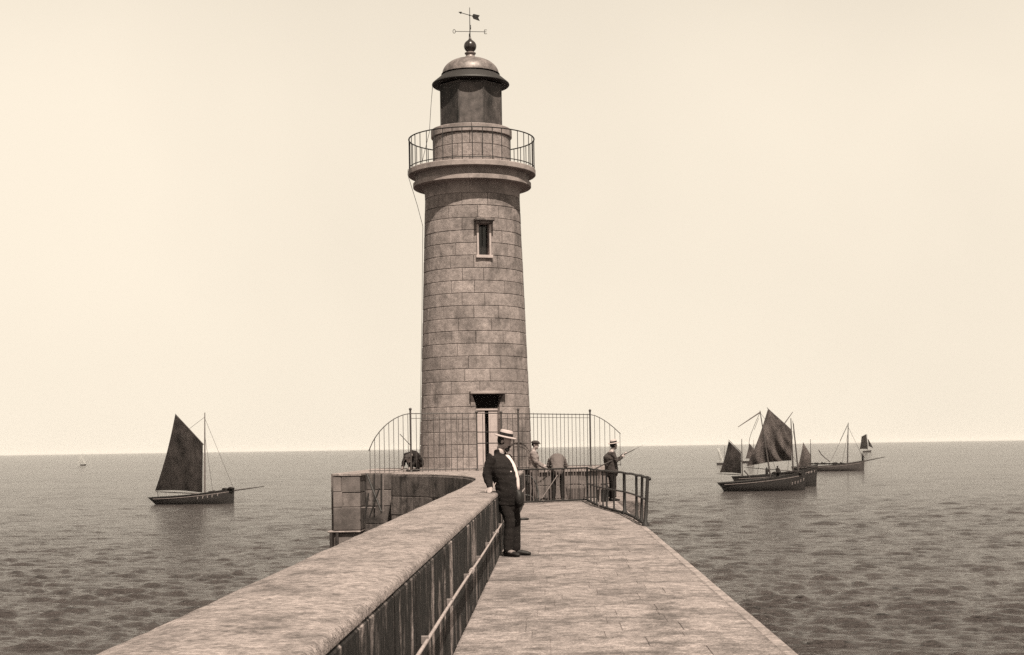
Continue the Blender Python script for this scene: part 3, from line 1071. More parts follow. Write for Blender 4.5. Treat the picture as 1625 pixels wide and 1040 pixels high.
d1, d2 = ga.lerp(gb, 0.56), ga.lerp(gb, 0.33)
gpart(rod('brace', [d1 + up * 0.76 + Vector((0, -.02, 0)), d2 + up * 0.14 + Vector((0, -.02, 0))], 0.013, M['pale_iron'], gate))

# curved railing down the right edge
hr = empty('edge_railing', (1.6, 34, 0), 'heavy iron railing curving along the right edge of the jetty', 'railing')
HI = Matrix.Translation(-hr.location)
def hpart(o):
    o.matrix_parent_inverse = HI
    return o
rp = crom([(1.02, 41.5), (1.09, 39.6), (1.24, 37.2), (1.46, 35.0), (1.63, 33.5), (1.73, 31.8), (1.775, 30.0), (1.785, 28.4)], 6)
rpv = [Vector((x, y, 0)) for x, y in rp]
HH = 0.93
hpart(rod('top_rail', [p + up * (HH + 0.006 * math.sin(p.y * 3)) + Vector((0.055 * max(0, (31.5 - p.y) / 3.1) ** 1.5, 0, 0)) for p in rpv], 0.026, M['iron'], hr, 8))
hpart(rod('middle_rail', [p + up * 0.50 + Vector((0.028 * max(0, (31.5 - p.y) / 3.1) ** 1.5, 0, 0)) for p in rpv], 0.020, M['iron'], hr, 8))
hpart(rod('bottom_rail', [p + up * 0.03 for p in rpv], 0.026, M['iron'], hr, 8))
def rail_at(yy):
    ys = [p[1] for p in rp][::-1]; xs = [p[0] for p in rp][::-1]
    return Vector((float(np.interp(yy, ys, xs)), yy, 0))
for yy, r_, m in ((40.4, .02, 'iron'), (39.2, .02, 'iron'), (37.6, 0.028, 'pale_iron'), (36.2, .022, 'iron'), (35.0, .02, 'iron'), (33.45, 0.036, 'iron'), (30.9, 0.028, 'iron'), (29.6, 0.028, 'iron'), (28.42, 0.034, 'iron'), (38.4, 0.018, 'iron'), (36.9, 0.018, 'iron')):
    p = rail_at(yy)
    ln = Vector((0.055 * max(0, (31.5 - yy) / 3.1) ** 1.5, 0, 0))
    bm = bmesh.new()
    add_tube(bm, [p, p + up * 0.03, p + up * 0.09, p + up * 0.5 + ln * 0.5, p + up * (HH + 0.015) + ln], [r_ * 2.2, r_ * 2.1, r_ * 1.1, r_, r_], 8)
    hpart(mesh_obj('post', bm, M[m], hr, auto=45))
p = rail_at(28.42) + Vector((0.055, 0, 0))
bm = bmesh.new()
add_ball(bm, p + Vector((0.035, 0, HH - 0.03)), 0.035, 2)
hpart(mesh_obj('end_knob', bm, M['iron'], hr, smooth=True))

# low curved handrail behind the gate, beside the tower steps
ch = empty('curved_handrail', (-0.6, 41.8, 0), 'low dark curved handrail behind the left end of the gate', 'handrail')
CI = Matrix.Translation(-ch.location)
yc = 41.9
for pts, r_ in (([at(820, 755.5, yc), at(838, 755.5, yc), at(845, 759, yc), at(851, 768, yc - .1), at(854, 780, yc - .2), at(854.5, 791, yc - .3)], 0.026),
                ([at(826, 786, yc), at(838, 786.5, yc), at(844, 789, yc), at(848, 795, yc - .2)], 0.03)):
    bm = bmesh.new()
    add_tube(bm, crom([tuple(q) for q in pts], 4), r_, 7)
    o = mesh_obj('rail', bm, M['iron'], ch, auto=60); o.matrix_parent_inverse = CI
for q in (828, 841):
    o = rod('post', [Vector((at(q, 790, yc).x, yc, 0)), at(q, 756, yc)], 0.016, M['iron'], ch); o.matrix_parent_inverse = CI

# ------------------------------------------------------------------ people
def remeshed(name, fill, voxel, m, parent, smooth_it=4, folds=0.0):
    bm = bmesh.new()
    fill(bm)
    bmesh.ops.recalc_face_normals(bm, faces=bm.faces)
    me = bpy.data.meshes.new(name)
    bm.to_mesh(me); bm.free()
    tmp = bpy.data.objects.new('tmp', me)
    COL.objects.link(tmp)
    md = tmp.modifiers.new('r', 'REMESH'); md.mode = 'VOXEL'; md.voxel_size = voxel
    ms = tmp.modifiers.new('s', 'SMOOTH'); ms.factor = 0.5; ms.iterations = smooth_it
    dg = bpy.context.evaluated_depsgraph_get()
    ev = tmp.evaluated_get(dg)
    out = bpy.data.meshes.new_from_object(ev)
    out.name = name
    bpy.data.objects.remove(tmp)
    bpy.data.meshes.remove(me)
    if folds:
        out.update()
        nr = [v.normal.copy() for v in out.vertices]
        for v, q in zip(out.vertices, nr):
            c = v.co
            v.co = c + q * folds * (noise.noise(Vector((c.x * 9, c.y * 9, c.z * 5 + c.x * 6))) + 0.6 * noise.noise(Vector((c.x * 4 + c.z * 14, c.y * 14, c.z * 19))))
    out.polygons.foreach_set('use_smooth', [True] * len(out.polygons))
    out.materials.clear(); out.materials.append(m)
    o = bpy.data.objects.new(name, out)
    return link(o, parent)

def chain(bm, pts, rad, side, n=14):
    add_tube(bm, pts, rad, n, side)
    # round the ends
    for p, r in ((pts[0], rad[0]), (pts[-1], rad[-1])):
        rr = r if not isinstance(r, (tuple, list)) else min(r)
        add_ball(bm, Vector(p), rr * 0.98, 2)

def hand(bm, wrist, dirv, palm_n, curl=0.5, sidev=None, s=1.0):
    """palm plus four bent fingers and a thumb; dirv along the hand, palm_n out of the palm"""
    d = Vector(dirv).normalized(); n_ = Vector(palm_n); n_ = (n_ - d * n_.dot(d)).normalized()
    sd = d.cross(n_) if sidev is None else Vector(sidev).normalized()
    w = Vector(wrist)
    add_tube(bm, [w - d * 0.02, w + d * 0.03 * s, w + d * 0.09 * s], [(0.026 * s, 0.020 * s), (0.038 * s, 0.017 * s), (0.040 * s, 0.014 * s)], 10, sd)
    for k, (o_, L) in enumerate(((-0.030, 0.066), (-0.010, 0.076), (0.010, 0.072), (0.029, 0.056))):
        b = w + d * 0.085 * s + sd * o_ * s
        p1 = b + (d * math.cos(curl) + n_ * math.sin(curl)) * L * 0.48 * s
        p2 = p1 + (d * math.cos(curl * 2) + n_ * math.sin(curl * 2)) * L * 0.3 * s
        p3 = p2 + (d * math.cos(curl * 2.7) + n_ * math.sin(curl * 2.7)) * L * 0.24 * s
        add_tube(bm, [b - d * 0.015, b, p1, p2, p3], [0.0095 * s, 0.0095 * s, 0.009 * s, 0.008 * s, 0.0065 * s], 7)
    b = w + d * 0.03 * s - sd * 0.033 * s
    p1 = b + (d * 0.75 - sd * 0.6 + n_ * 0.3).normalized() * 0.045 * s
    p2 = p1 + (d * 0.95 - sd * 0.15 + n_ * 0.4).normalized() * 0.032 * s
    add_tube(bm, [b, p1, p2], [0.013 * s, 0.0105 * s, 0.008 * s], 7)

def head(bm, c, f, tilt_up=Vector((0, 0, 1)), s=1.0):
    """head centred at c facing f"""
    u = Vector(tilt_up).normalized(); f = Vector(f); f = (f - u * f.dot(u)).normalized(); l = u.cross(f)
    rot = Matrix((l, f, u)).transposed()
    c = Vector(c)
    add_ball(bm, c + u * 0.03 * s, 0.1 * s, 3, (0.76, 0.96, 0.92), rot)
    add_ball(bm, c - u * 0.045 * s + f * 0.022 * s, 0.075 * s, 3, (0.78, 0.88, 0.92), rot)
    add_ball(bm, c - u * 0.095 * s + f * 0.058 * s, 0.026 * s, 2, (1.1, 1, 0.9), rot)          # chin
    add_tube(bm, [c + u * 0.018 * s + f * 0.085 * s, c - u * 0.028 * s + f * 0.112 * s, c - u * 0.034 * s + f * 0.086 * s], [0.009 * s, 0.015 * s, 0.013 * s], 7)   # nose
    add_ball(bm, c + u * 0.028 * s + f * 0.078 * s, 0.03 * s, 2, (1.7, 0.7, 0.45), rot)        # brow
    add_ball(bm, c - u * 0.062 * s + f * 0.085 * s, 0.02 * s, 2, (1.3, 0.7, 0.35), rot)        # lips
    for sgn in (-1, 1):
        add_ball(bm, c + l * sgn * 0.078 * s - f * 0.008 * s - u * 0.005 * s, 0.03 * s, 2, (0.35, 0.6, 1.05), rot)   # ears
        add_ball(bm, c + l * sgn * 0.034 * s + f * 0.078 * s + u * 0.006 * s, 0.014 * s, 2, (1.2, 0.6, 0.8), rot)
    return l, f, u

def boater(parent, c, up_, fwd, s=1.0, brim=0.155, crown=0.092, h=0.095, band=True):
    u = Vector(up_).normalized(); f = Vector(fwd); f = (f - u * f.dot(u)).normalized(); l = u.cross(f)
    rot = Matrix((l, f, u)).transposed().to_4x4()
    mat = Matrix.Translation(c) @ rot @ Matrix.Diagonal((0.94, 1.06, 1, 1))
    bm = bmesh.new()
    add_lathe(bm, [(crown * .9, -0.012), (brim, -0.008), (brim + 0.004, 0.0), (brim, 0.007), (crown + 0.006, 0.010), (crown + 0.001, 0.02), (crown - 0.003, h - 0.012), (crown - 0.012, h), (crown * 0.5, h + 0.003), (0.001, h + 0.004)], 32)
    bmesh.ops.transform(bm, matrix=mat, verts=bm.verts)
    o = mesh_obj('hat', bm, M['straw'], parent, auto=40)
    if band:
        bm = bmesh.new()
        add_lathe(bm, [(crown + 0.0035, 0.012), (crown + 0.0025, 0.058), (crown - 0.004, 0.059)], 32)
        bmesh.ops.transform(bm, matrix=mat, verts=bm.verts)
        mesh_obj('hat_band', bm, M['hair'], o, auto=40)
    return o

def shoe(bm, ankle, f, s=1.0):
    f = Vector(f).normalized(); a = Vector(ankle); g_ = Vector((a.x, a.y, 0))
    l = Vector((0, 0, 1)).cross(f)
    add_tube(bm, [g_ - f * 0.07 * s + up * 0.045, g_ + up * 0.05, g_ + f * 0.09 * s + up * 0.042, g_ + f * 0.17 * s + up * 0.032, g_ + f * 0.205 * s + up * 0.026],
             [(0.034 * s, 0.042), (0.039 * s, 0.048), (0.045 * s, 0.040), (0.040 * s, 0.030), (0.022 * s, 0.022)], 12, l)
    add_tube(bm, [g_ + up * 0.05, g_ + up * 0.12], [0.043 * s, 0.045 * s], 10)

# ---- the man leaning on the parapet
mp = Vector((at(812, 880, 21.0).x, 21.0, 0))
man = empty('person', mp, 'man in dark suit and straw boater leaning a hand on the parapet', 'person')
F = Vector((0.84, -0.54, 0)).normalized()     # the way he faces
L_ = up.cross(F)                              # his left
pel = Vector((-0.05, 0.0, 0.92)); che = Vector((-0.135, 0.02, 1.26)); nek = Vector((-0.13, 0.01, 1.485)); hd = Vector((-0.075, -0.015, 1.625))
hf = Vector((0.93, -0.36, -0.22))
hu = Vector((0.22, -0.06, 0.97)).normalized()
shR, shL = che + up * 0.145 - L_ * 0.185 - F * 0.03, che + up * 0.14 + L_ * 0.185 - F * 0.02
elR = Vector((-0.335, -0.12, 1.16)); wrR = Vector((-0.285, -0.17, 0.985))
elL = shL + Vector((0.09, 0.02, -0.285)); wrL = Vector((0.095, -0.02, 0.90))
hipR, hipL = pel - L_ * 0.095 - up * 0.02, pel + L_ * 0.095 - up * 0.02
knR, knL = Vector((-0.02, -0.075, 0.495)), Vector((0.055, 0.085, 0.49))
anR, anL = Vector((-0.045, -0.085, 0.09)), Vector((0.055, 0.10, 0.09))
ftR, ftL = Vector((0.72, -0.69, 0)), Vector((0.98, -0.2, 0))
def man_body(bm):
    head(bm, hd, hf, hu, 1.0)
    chain(bm, [nek - up * 0.05, nek + up * 0.05, hd - up * 0.04], [0.066, 0.06, 0.06], L_)
    chain(bm, [pel, pel.lerp(che, 0.5) + F * 0.03, che, nek - up * 0.04], [(0.15, 0.11), (0.155, 0.13), (0.17, 0.12), (0.07, 0.065)], L_)
    for s_, e_, w_ in ((shR, elR, wrR), (shL, elL, wrL)):
        chain(bm, [che + (s_ - che) * 0.4 + up * 0.05, s_, e_, w_], [0.06, 0.058, 0.042, 0.028], L_)
    hand(bm, wrR, Vector((0.1, -0.60, -0.1)) + Vector((-0.12, 0.1, -0.08)), (0.2, 0.1, -1), 0.25)
    hand(bm, wrL, (0.35, -0.25, -0.85), (-0.5, -0.6, 0.0), 0.75)
    for h_, k_, a_ in ((hipR, knR, anR), (hipL, knL, anL)):
        chain(bm, [h_, k_, a_], [0.088, 0.056, 0.038], L_)
    for a_, f_ in ((anR, ftR), (anL, ftL)):
        shoe(bm, a_, f_, 0.92)
bodyman = remeshed('body', man_body, 0.0065, M['skin'], man, 2)
def man_jacket(bm):
    hem = Vector((-0.035, 0, 0.735))
    wst = pel.lerp(che, 0.42) + F * 0.045 + up * 0.0
    chain(bm, [hem, pel + F * 0.03, wst, che + F * 0.035, che + up * 0.10 + F * 0.01, nek - up * 0.055], [(0.185, 0.172), (0.192, 0.188), (0.198, 0.192), (0.212, 0.182), (0.188, 0.14), (0.083, 0.083)], L_, 22)
    for s_, e_, w_ in ((shR, elR, wrR), (shL, elL, wrL)):
        w2 = e_.lerp(w_, 0.94)
        chain(bm, [che + (s_ - che) * 0.55 + up * 0.02, s_ - up * 0.01, s_.lerp(e_, 0.5), e_, e_.lerp(w_, 0.5), w2], [0.09, 0.088, 0.076, 0.070, 0.062, 0.052], L_)
    add_tube(bm, [nek - up * 0.06 - F * 0.015, nek + up * 0.03 - F * 0.03], [0.092, 0.074], 12)
jac = remeshed('jacket', man_jacket, 0.010, M['suit'], man, 5, 0.014)
def man_trousers(bm):
    chain(bm, [pel + up * 0.1, pel - up * 0.06], [(0.165, 0.14), (0.17, 0.14)], L_, 16)
    for h_, k_, a_ in ((hipR, knR, anR), (hipL, knL, anL)):
        chain(bm, [h_, h_.lerp(k_, 0.5), k_, k_.lerp(a_, 0.5), a_ + up * 0.0], [0.110, 0.094, 0.080, 0.074, 0.070], L_)
remeshed('trousers', man_trousers, 0.010, M['suit'], man, 4, 0.007)
# shirt front between the jacket edges
def strip(pts, half, side, nrm_, name, m, parent, th=0.012):
    bm = bmesh.new()
    rings = []
    for p, h_ in zip(pts, half):
        p = Vector(p)
        rings.append([p - side * h_ - nrm_ * th, p - side * h_ * 0.6 + nrm_ * th * 0.7, p + nrm_ * th, p + side * h_ * 0.6 + nrm_ * th * 0.7, p + side * h_ - nrm_ * th, p - nrm_ * th * 3])
    add_loft(bm, rings)
    bmesh.ops.recalc_face_normals(bm, faces=bm.faces)
    return mesh_obj(name, bm, m, parent, smooth=True)
from mathutils.bvhtree import BVHTree
jbv = BVHTree.FromPolygons([v.co for v in jac.data.vertices], [list(p.vertices) for p in jac.data.polygons])
def jx(base, z_, o_=0.0):
    """point on the front of the jacket at height z_, o_ to his left"""
    st = Vector((base.x, base.y, 0)) + F * 1.0 + L_ * o_ + up * z_
    hit = jbv.ray_cast(st, -F)[0]
    return hit if hit is not None else st - F * 0.8
fs = [(1.445, 0.036), (1.38, 0.044), (1.30, 0.042), (1.20, 0.036), (1.10, 0.032), (1.00, 0.030), (0.92, 0.028)]
strip([jx(che, z_, 0.03 - 0.004 * k) + F * 0.006 for k, (z_, h_) in enumerate(fs)], [h_ for z_, h_ in fs], L_, F, 'shirt_front', M['linen'], man)
bm = bmesh.new()
add_lathe(bm, [(0.060, -0.03), (0.061, 0.0), (0.058, 0.014), (0.052, 0.014)], 20)
bmesh.ops.transform(bm, matrix=Matrix.Translation(nek + up * 0.03 + F * 0.012) @ Matrix.Rotation(R(14), 4, L_), verts=bm.verts)
mesh_obj('collar', bm, M['linen'], man, smooth=True)
bm = bmesh.new()
add_ball(bm, nek + F * 0.085 + up * 0.005, 0.026, 2, (1, 1, 0.6))
mesh_obj('bow_tie', bm, M['coat_grey'], man, smooth=True)
def man_hair(bm):
    l, f, u = hu.cross(Vector(hf)).normalized(), Vector(hf), hu
    rot = Matrix((l, u.cross(l) * -1, u)).transposed()
    ff = (f - u * f.dot(u)).normalized()
    add_ball(bm, hd + u * 0.02 - ff * 0.022, 0.102, 3, (0.80, 0.90, 0.92), Matrix((l, ff, u)).transposed())
    add_ball(bm, hd - u * 0.055 + ff * 0.088, 0.030, 2, (1.25, 0.7, 0.55), Matrix((l, ff, u)).transposed())
    add_ball(bm, hd - u * 0.100 + ff * 0.062, 0.045, 2, (1.0, 0.8, 0.85), Matrix((l, ff, u)).transposed())
remeshed('hair', man_hair, 0.008, M['hair'], man, 2)
boater(man, hd + hu * 0.070, hu, hf, brim=0.148, crown=0.090)
remeshed('shoe', lambda bm: shoe(bm, anR, ftR, 1.08), 0.008, M['leather'], man, 2)
remeshed('shoe', lambda bm: shoe(bm, anL, ftL, 1.08), 0.008, M['leather'], man, 2)
def spat(bm):
    g_ = Vector((anR.x, anR.y, 0)); f_ = ftR.normalized()
    add_tube(bm, [g_ + f_ * 0.02 + up * 0.075, g_ + f_ * 0.11 + up * 0.058], [(0.052, 0.032), (0.049, 0.028)], 12, up.cross(f_))
remeshed('spat', spat, 0.008, M['coat_pale'], man, 2)
# watch button
bm = bmesh.new(); add_ball(bm, jx(che, 1.20, -0.085), 0.012, 2)
mesh_obj('button', bm, M['linen'], man, smooth=True)
# what he holds: things of their own
def pouch_fill(bm):
    add_ball(bm, Vector((0, 0, 0)), 0.1, 3, (0.72, 0.85, 1.32))
    add_ball(bm, Vector((-0.02, 0, 0.09)), 0.06, 2, (0.8, 1.0, 1.0))
po = remeshed('pouch', pouch_fill, 0.010, M['leather'], None, 3)
po.location = mp + Vector((0.12, -0.115, 0.815))
tag(po, 'dark rounded pouch held at the waist of the leaning man', 'pouch')
bm = bmesh.new()
add_tube(bm, [wrR + Vector((0.04, -0.085, -0.02)) + mp, wrR + Vector((0.085, -0.10, 0.065)) + mp], 0.005, 6)
tag(mesh_obj('cigarette', bm, M['linen']), 'white cigarette between the fingers of the leaning man', 'cigarette')
# ---- simple figure builder for the people farther off
def figure(loc, label, J, cloth, trous, facing, headf, headu=(0, 0, 1), hat=None, stout=1.0, vox=0.012):
    root = empty('person', loc, label, 'person')
    f = Vector(facing).normalized(); l = up.cross(f)
    V_ = {k: Vector(v) for k, v in J.items()}
    def body(bm):
        head(bm, V_['head'], headf, Vector(headu), 0.98)
        chain(bm, [V_['neck'], V_['head'] - Vector(headu).normalized() * 0.05], [0.058, 0.056], l)
        chain(bm, [V_['pelvis'], V_['chest'], V_['neck']], [(0.145, 0.1), (0.16, 0.11), (0.07, 0.06)], l)
        for s in 'RL':
            chain(bm, [V_['chest'].lerp(V_['sh' + s], .6), V_['sh' + s], V_['el' + s], V_['wr' + s]], [0.06, 0.052, 0.038, 0.026], l)
            dv = (V_['wr' + s] - V_['el' + s])
            hand(bm, V_['wr' + s], dv, f * 0.4 + l * (0.6 if s == 'R' else -0.6), 0.8)
            chain(bm, [V_['hip' + s], V_['kn' + s], V_['an' + s]], [0.082, 0.05, 0.034], l)
            shoe(bm, V_['an' + s], f, 0.9)
    remeshed('body', body, 0.0105, M['skin'], root, 2)
    def jacket(bm):
        hem = V_['pelvis'] - (V_['chest'] - V_['pelvis']).normalized() * 0.12
        chain(bm, [hem, V_['pelvis'], V_['pelvis'].lerp(V_['chest'], .5), V_['chest'], V_['neck'] - (V_['neck'] - V_['chest']) * 0.25], [(0.185 * stout, 0.145 * stout), (0.18 * stout, 0.14 * stout), (0.175 * stout, 0.142 * stout), (0.19 * stout, 0.145 * stout), (0.08, 0.07)], l, 18)
        for s in 'RL':
            chain(bm, [V_['chest'].lerp(V_['sh' + s], .6), V_['sh' + s], V_['el' + s], V_['el' + s].lerp(V_['wr' + s], .92)], [0.09, 0.078, 0.062, 0.045], l)
    remeshed('jacket', jacket, vox, M[cloth], root, 4, 0.016)
    def trousers(bm):
        for s in 'RL':
            chain(bm, [V_['hip' + s] + up * 0.04, V_['kn' + s], V_['an' + s] + up * 0.02], [0.108, 0.082, 0.066], l)
    remeshed('trousers', trousers, vox, M[trous], root, 4, 0.008)
    for s in 'RL':
        remeshed('shoe', lambda bm: shoe(bm, V_['an' + s], f, 1.04), 0.010, M['leather'], root, 2)
    hu_ = Vector(headu).normalized(); hf_ = Vector(headf); hf_ = (hf_ - hu_ * hf_.dot(hu_)).normalized()
    def hair(bm):
        add_ball(bm, V_['head'] + hu_ * 0.028 - hf_ * 0.02, 0.102, 3, (0.80, 0.90, 0.92), Matrix((hu_.cross(hf_), hf_, hu_)).transposed())
    remeshed('hair', hair, 0.010, M['hair'], root, 2)
    if hat == 'boater':
        boater(root, V_['head'] + hu_ * 0.075, hu_, hf_, brim=0.15)
    elif hat == 'cap':
        def cap(bm):
            add_ball(bm, V_['head'] + hu_ * 0.07, 0.118, 3, (0.95, 1.05, 0.55), Matrix((hu_.cross(hf_), hf_, hu_)).transposed())
            add_ball(bm, V_['head'] + hu_ * 0.048 + hf_ * 0.125, 0.06, 2, (1.1, 0.9, 0.18), Matrix((hu_.cross(hf_), hf_, hu_)).transposed())
        remeshed('cap', cap, 0.010, M['coat_mid'], root, 2)
    return root
# man in a cap standing behind the gate, looking to the right
Yc = 42.2
figure((at(848, 795, Yc).x, Yc, 0), 'man in pale coat and dark cap standing behind the gate', dict(
    head=(0.05, -0.02, 1.60), neck=(0.01, 0, 1.46), chest=(0.0, 0, 1.27), pelvis=(0.0, 0, 0.94),
    shR=(-0.03, -0.18, 1.39), shL=(0.03, 0.18, 1.39), elR=(0.06, -0.23, 1.12), elL=(0.10, 0.20, 1.12), wrR=(0.24, -0.16, 0.99), wrL=(0.27, 0.10, 1.02),
    hipR=(0, -0.09, 0.92), hipL=(0, 0.09, 0.92), knR=(0.03, -0.10, 0.49), knL=(0.02, 0.09, 0.49), anR=(0.0, -0.10, 0.09), anL=(-0.02, 0.10, 0.09)),
    'coat_pale', 'coat_grey', (0.95, -0.3, 0), (0.95, -0.3, -0.15), (0.1, 0, 1), 'cap')
# man bent forward with his back to us
figure((at(886, 793, 42.4).x, 42.4, 0), 'man in grey jacket bending forward with his back turned', dict(
    head=(-0.05, 0.56, 1.08), neck=(-0.04, 0.43, 1.16), chest=(-0.02, 0.24, 1.22), pelvis=(0.0, -0.02, 0.93),
    shR=(0.16, 0.28, 1.18), shL=(-0.20, 0.28, 1.18), elR=(0.24, 0.34, 0.98), elL=(-0.27, 0.34, 0.98), wrR=(0.14, 0.52, 0.86), wrL=(-0.14, 0.52, 0.86),
    hipR=(0.09, -0.02, 0.91), hipL=(-0.09, -0.02, 0.91), knR=(0.12, 0.04, 0.48), knL=(-0.12, 0.04, 0.48), anR=(0.13, -0.02, 0.09), anL=(-0.14, -0.02, 0.09)),
    'coat_grey', 'suit', (0, 1, 0), (0, 0.8, -0.6), (0, 0.6, 0.8), None, 1.08)
# angler at the right edge
Yf = 41.4
fx = at(972, 795, Yf).x
figure((fx, Yf, 0), 'angler in dark jacket and white boater holding a rod', dict(
    head=(0.06, 0.02, 1.55), neck=(0.0, 0.0, 1.42), chest=(-0.05, 0.0, 1.23), pelvis=(-0.02, 0, 0.92),
    shR=(0.02, -0.17, 1.34), shL=(-0.06, 0.18, 1.36), elR=(0.14, -0.26, 1.10), elL=(0.16, 0.20, 1.12), wrR=(0.27, -0.20, 1.23), wrL=(0.33, 0.02, 1.30),
    hipR=(0.0, -0.09, 0.90), hipL=(-0.02, 0.09, 0.90), knR=(0.03, -0.10, 0.48), knL=(0.0, 0.11, 0.48), anR=(0.02, -0.11, 0.09), anL=(-0.03, 0.12, 0.09)),
    'coat_mid', 'suit', (0.85, 0.5, 0), (0.85, 0.5, -0.1), (-0.12, -0.1, 1), 'boater', 1.25)
bm = bmesh.new()
ra, rb = Vector((fx - 0.60, Yf - 0.28, 0.86)), Vector((fx + 0.27 + 0.09, Yf - 0.17, 1.31))
dr_ = (rb - ra).normalized()
add_tube(bm, [ra, ra + dr_ * 0.9, ra + dr_ * 1.35, ra + dr_ * 1.4, ra + dr_ * 1.65], [0.019, 0.016, 0.011, 0.005, 0.002], 7)
tag(mesh_obj('fishing_rod', bm, M['spar'], auto=50), 'long fishing rod in the hands of the angler', 'fishing rod')
# dark figure stooping beside the foot of the tower
Ys = 41.6
stoop = figure((at(657, 745, Ys).x, Ys, WH), 'dark clothed figure stooping low beside the left foot of the tower', dict(
    head=(-0.26, -0.02, 0.36), neck=(-0.17, 0, 0.44), chest=(-0.06, 0, 0.46), pelvis=(0.12, 0, 0.30),
    shR=(-0.10, -0.17, 0.46), shL=(-0.10, 0.17, 0.46), elR=(-0.22, -0.20, 0.24), elL=(-0.22, 0.2, 0.24), wrR=(-0.33, -0.14, 0.13), wrL=(-0.33, 0.14, 0.13),
    hipR=(0.12, -0.09, 0.28), hipL=(0.12, 0.09, 0.28), knR=(-0.18, -0.13, 0.40), knL=(-0.18, 0.13, 0.40), anR=(0.02, -0.12, 0.09), anL=(0.02, 0.12, 0.09)),
    'suit', 'suit', (-1, 0, 0), (-1, -0.1, -0.5), (-0.4, 0, 1), 'cap', 1.05)
stoop.rotation_euler.z = R(58)
# creel beside the angler and basket behind the gate
def basket(name, loc, w, d, h, label, m):
    root = empty(name, loc, label, 'basket')
    bm = bmesh.new()
    rings = []
    for f_, k in ((0.0, 0.82), (0.04, 0.84), (0.5, 0.97), (0.92, 1.0), (1.0, 1.02), (1.0, 0.9), (0.2, 0.75)):
        rings.append([Vector((w / 2 * k * math.copysign(abs(math.cos(t)) ** 0.6, math.cos(t)), d / 2 * k * math.copysign(abs(math.sin(t)) ** 0.6, math.sin(t)), h * f_)) for t in np.linspace(0, 2 * math.pi, 20, endpoint=False)])
    add_loft(bm, rings)
    mesh_obj('wickerwork', bm, m, root, auto=50)
    bm = bmesh.new()
    add_tube(bm, [(w / 2 * math.cos(t), 0, h + h * 0.45 * math.sin(t)) for t in np.linspace(0, math.pi, 9)], 0.014, 6)
    mesh_obj('handle', bm, m, root, auto=60)
basket('creel', (at(957, 795, 41.0).x, 41.0, 0), 0.34, 0.26, 0.34, 'dark wicker creel on the ground beside the angler', M['leather'])
basket('fish_basket', (at(914, 795, 42.5).x, 42.5, 0), 0.55, 0.4, 0.34, 'wicker fish basket on the ground behind the gate', M['wicker'])
# small mooring ring lying on the jetty floor
bm = bmesh.new()
mc = at(829, 825, 31.3)
rg = [Vector((mc.x + 0.12 * math.cos(t), mc.y + 0.12 * math.sin(t), 0.028)) for t in np.linspace(0, 2 * math.pi, 17)]
add_tube(bm, rg, 0.022, 7)
add_box(bm, mc.x - 0.14, mc.y, 0.03, 0.07, 0.05, 0.06, 0.008)
tag(mesh_obj('mooring_ring', bm, M['iron'], auto=60), 'dark iron mooring ring lying on the jetty floor', 'ring')

# ------------------------------------------------------------------ boats
def boat_frame(wx, wy):
    """distance at which a waterline seen at pixel (wx, wy) lies on the sea"""
    u, v = wx - VPX, VPY - wy
    b = -u * math.sin(ROLL) + v * math.cos(ROLL)
    return (SEA - EYE) * FPX / b

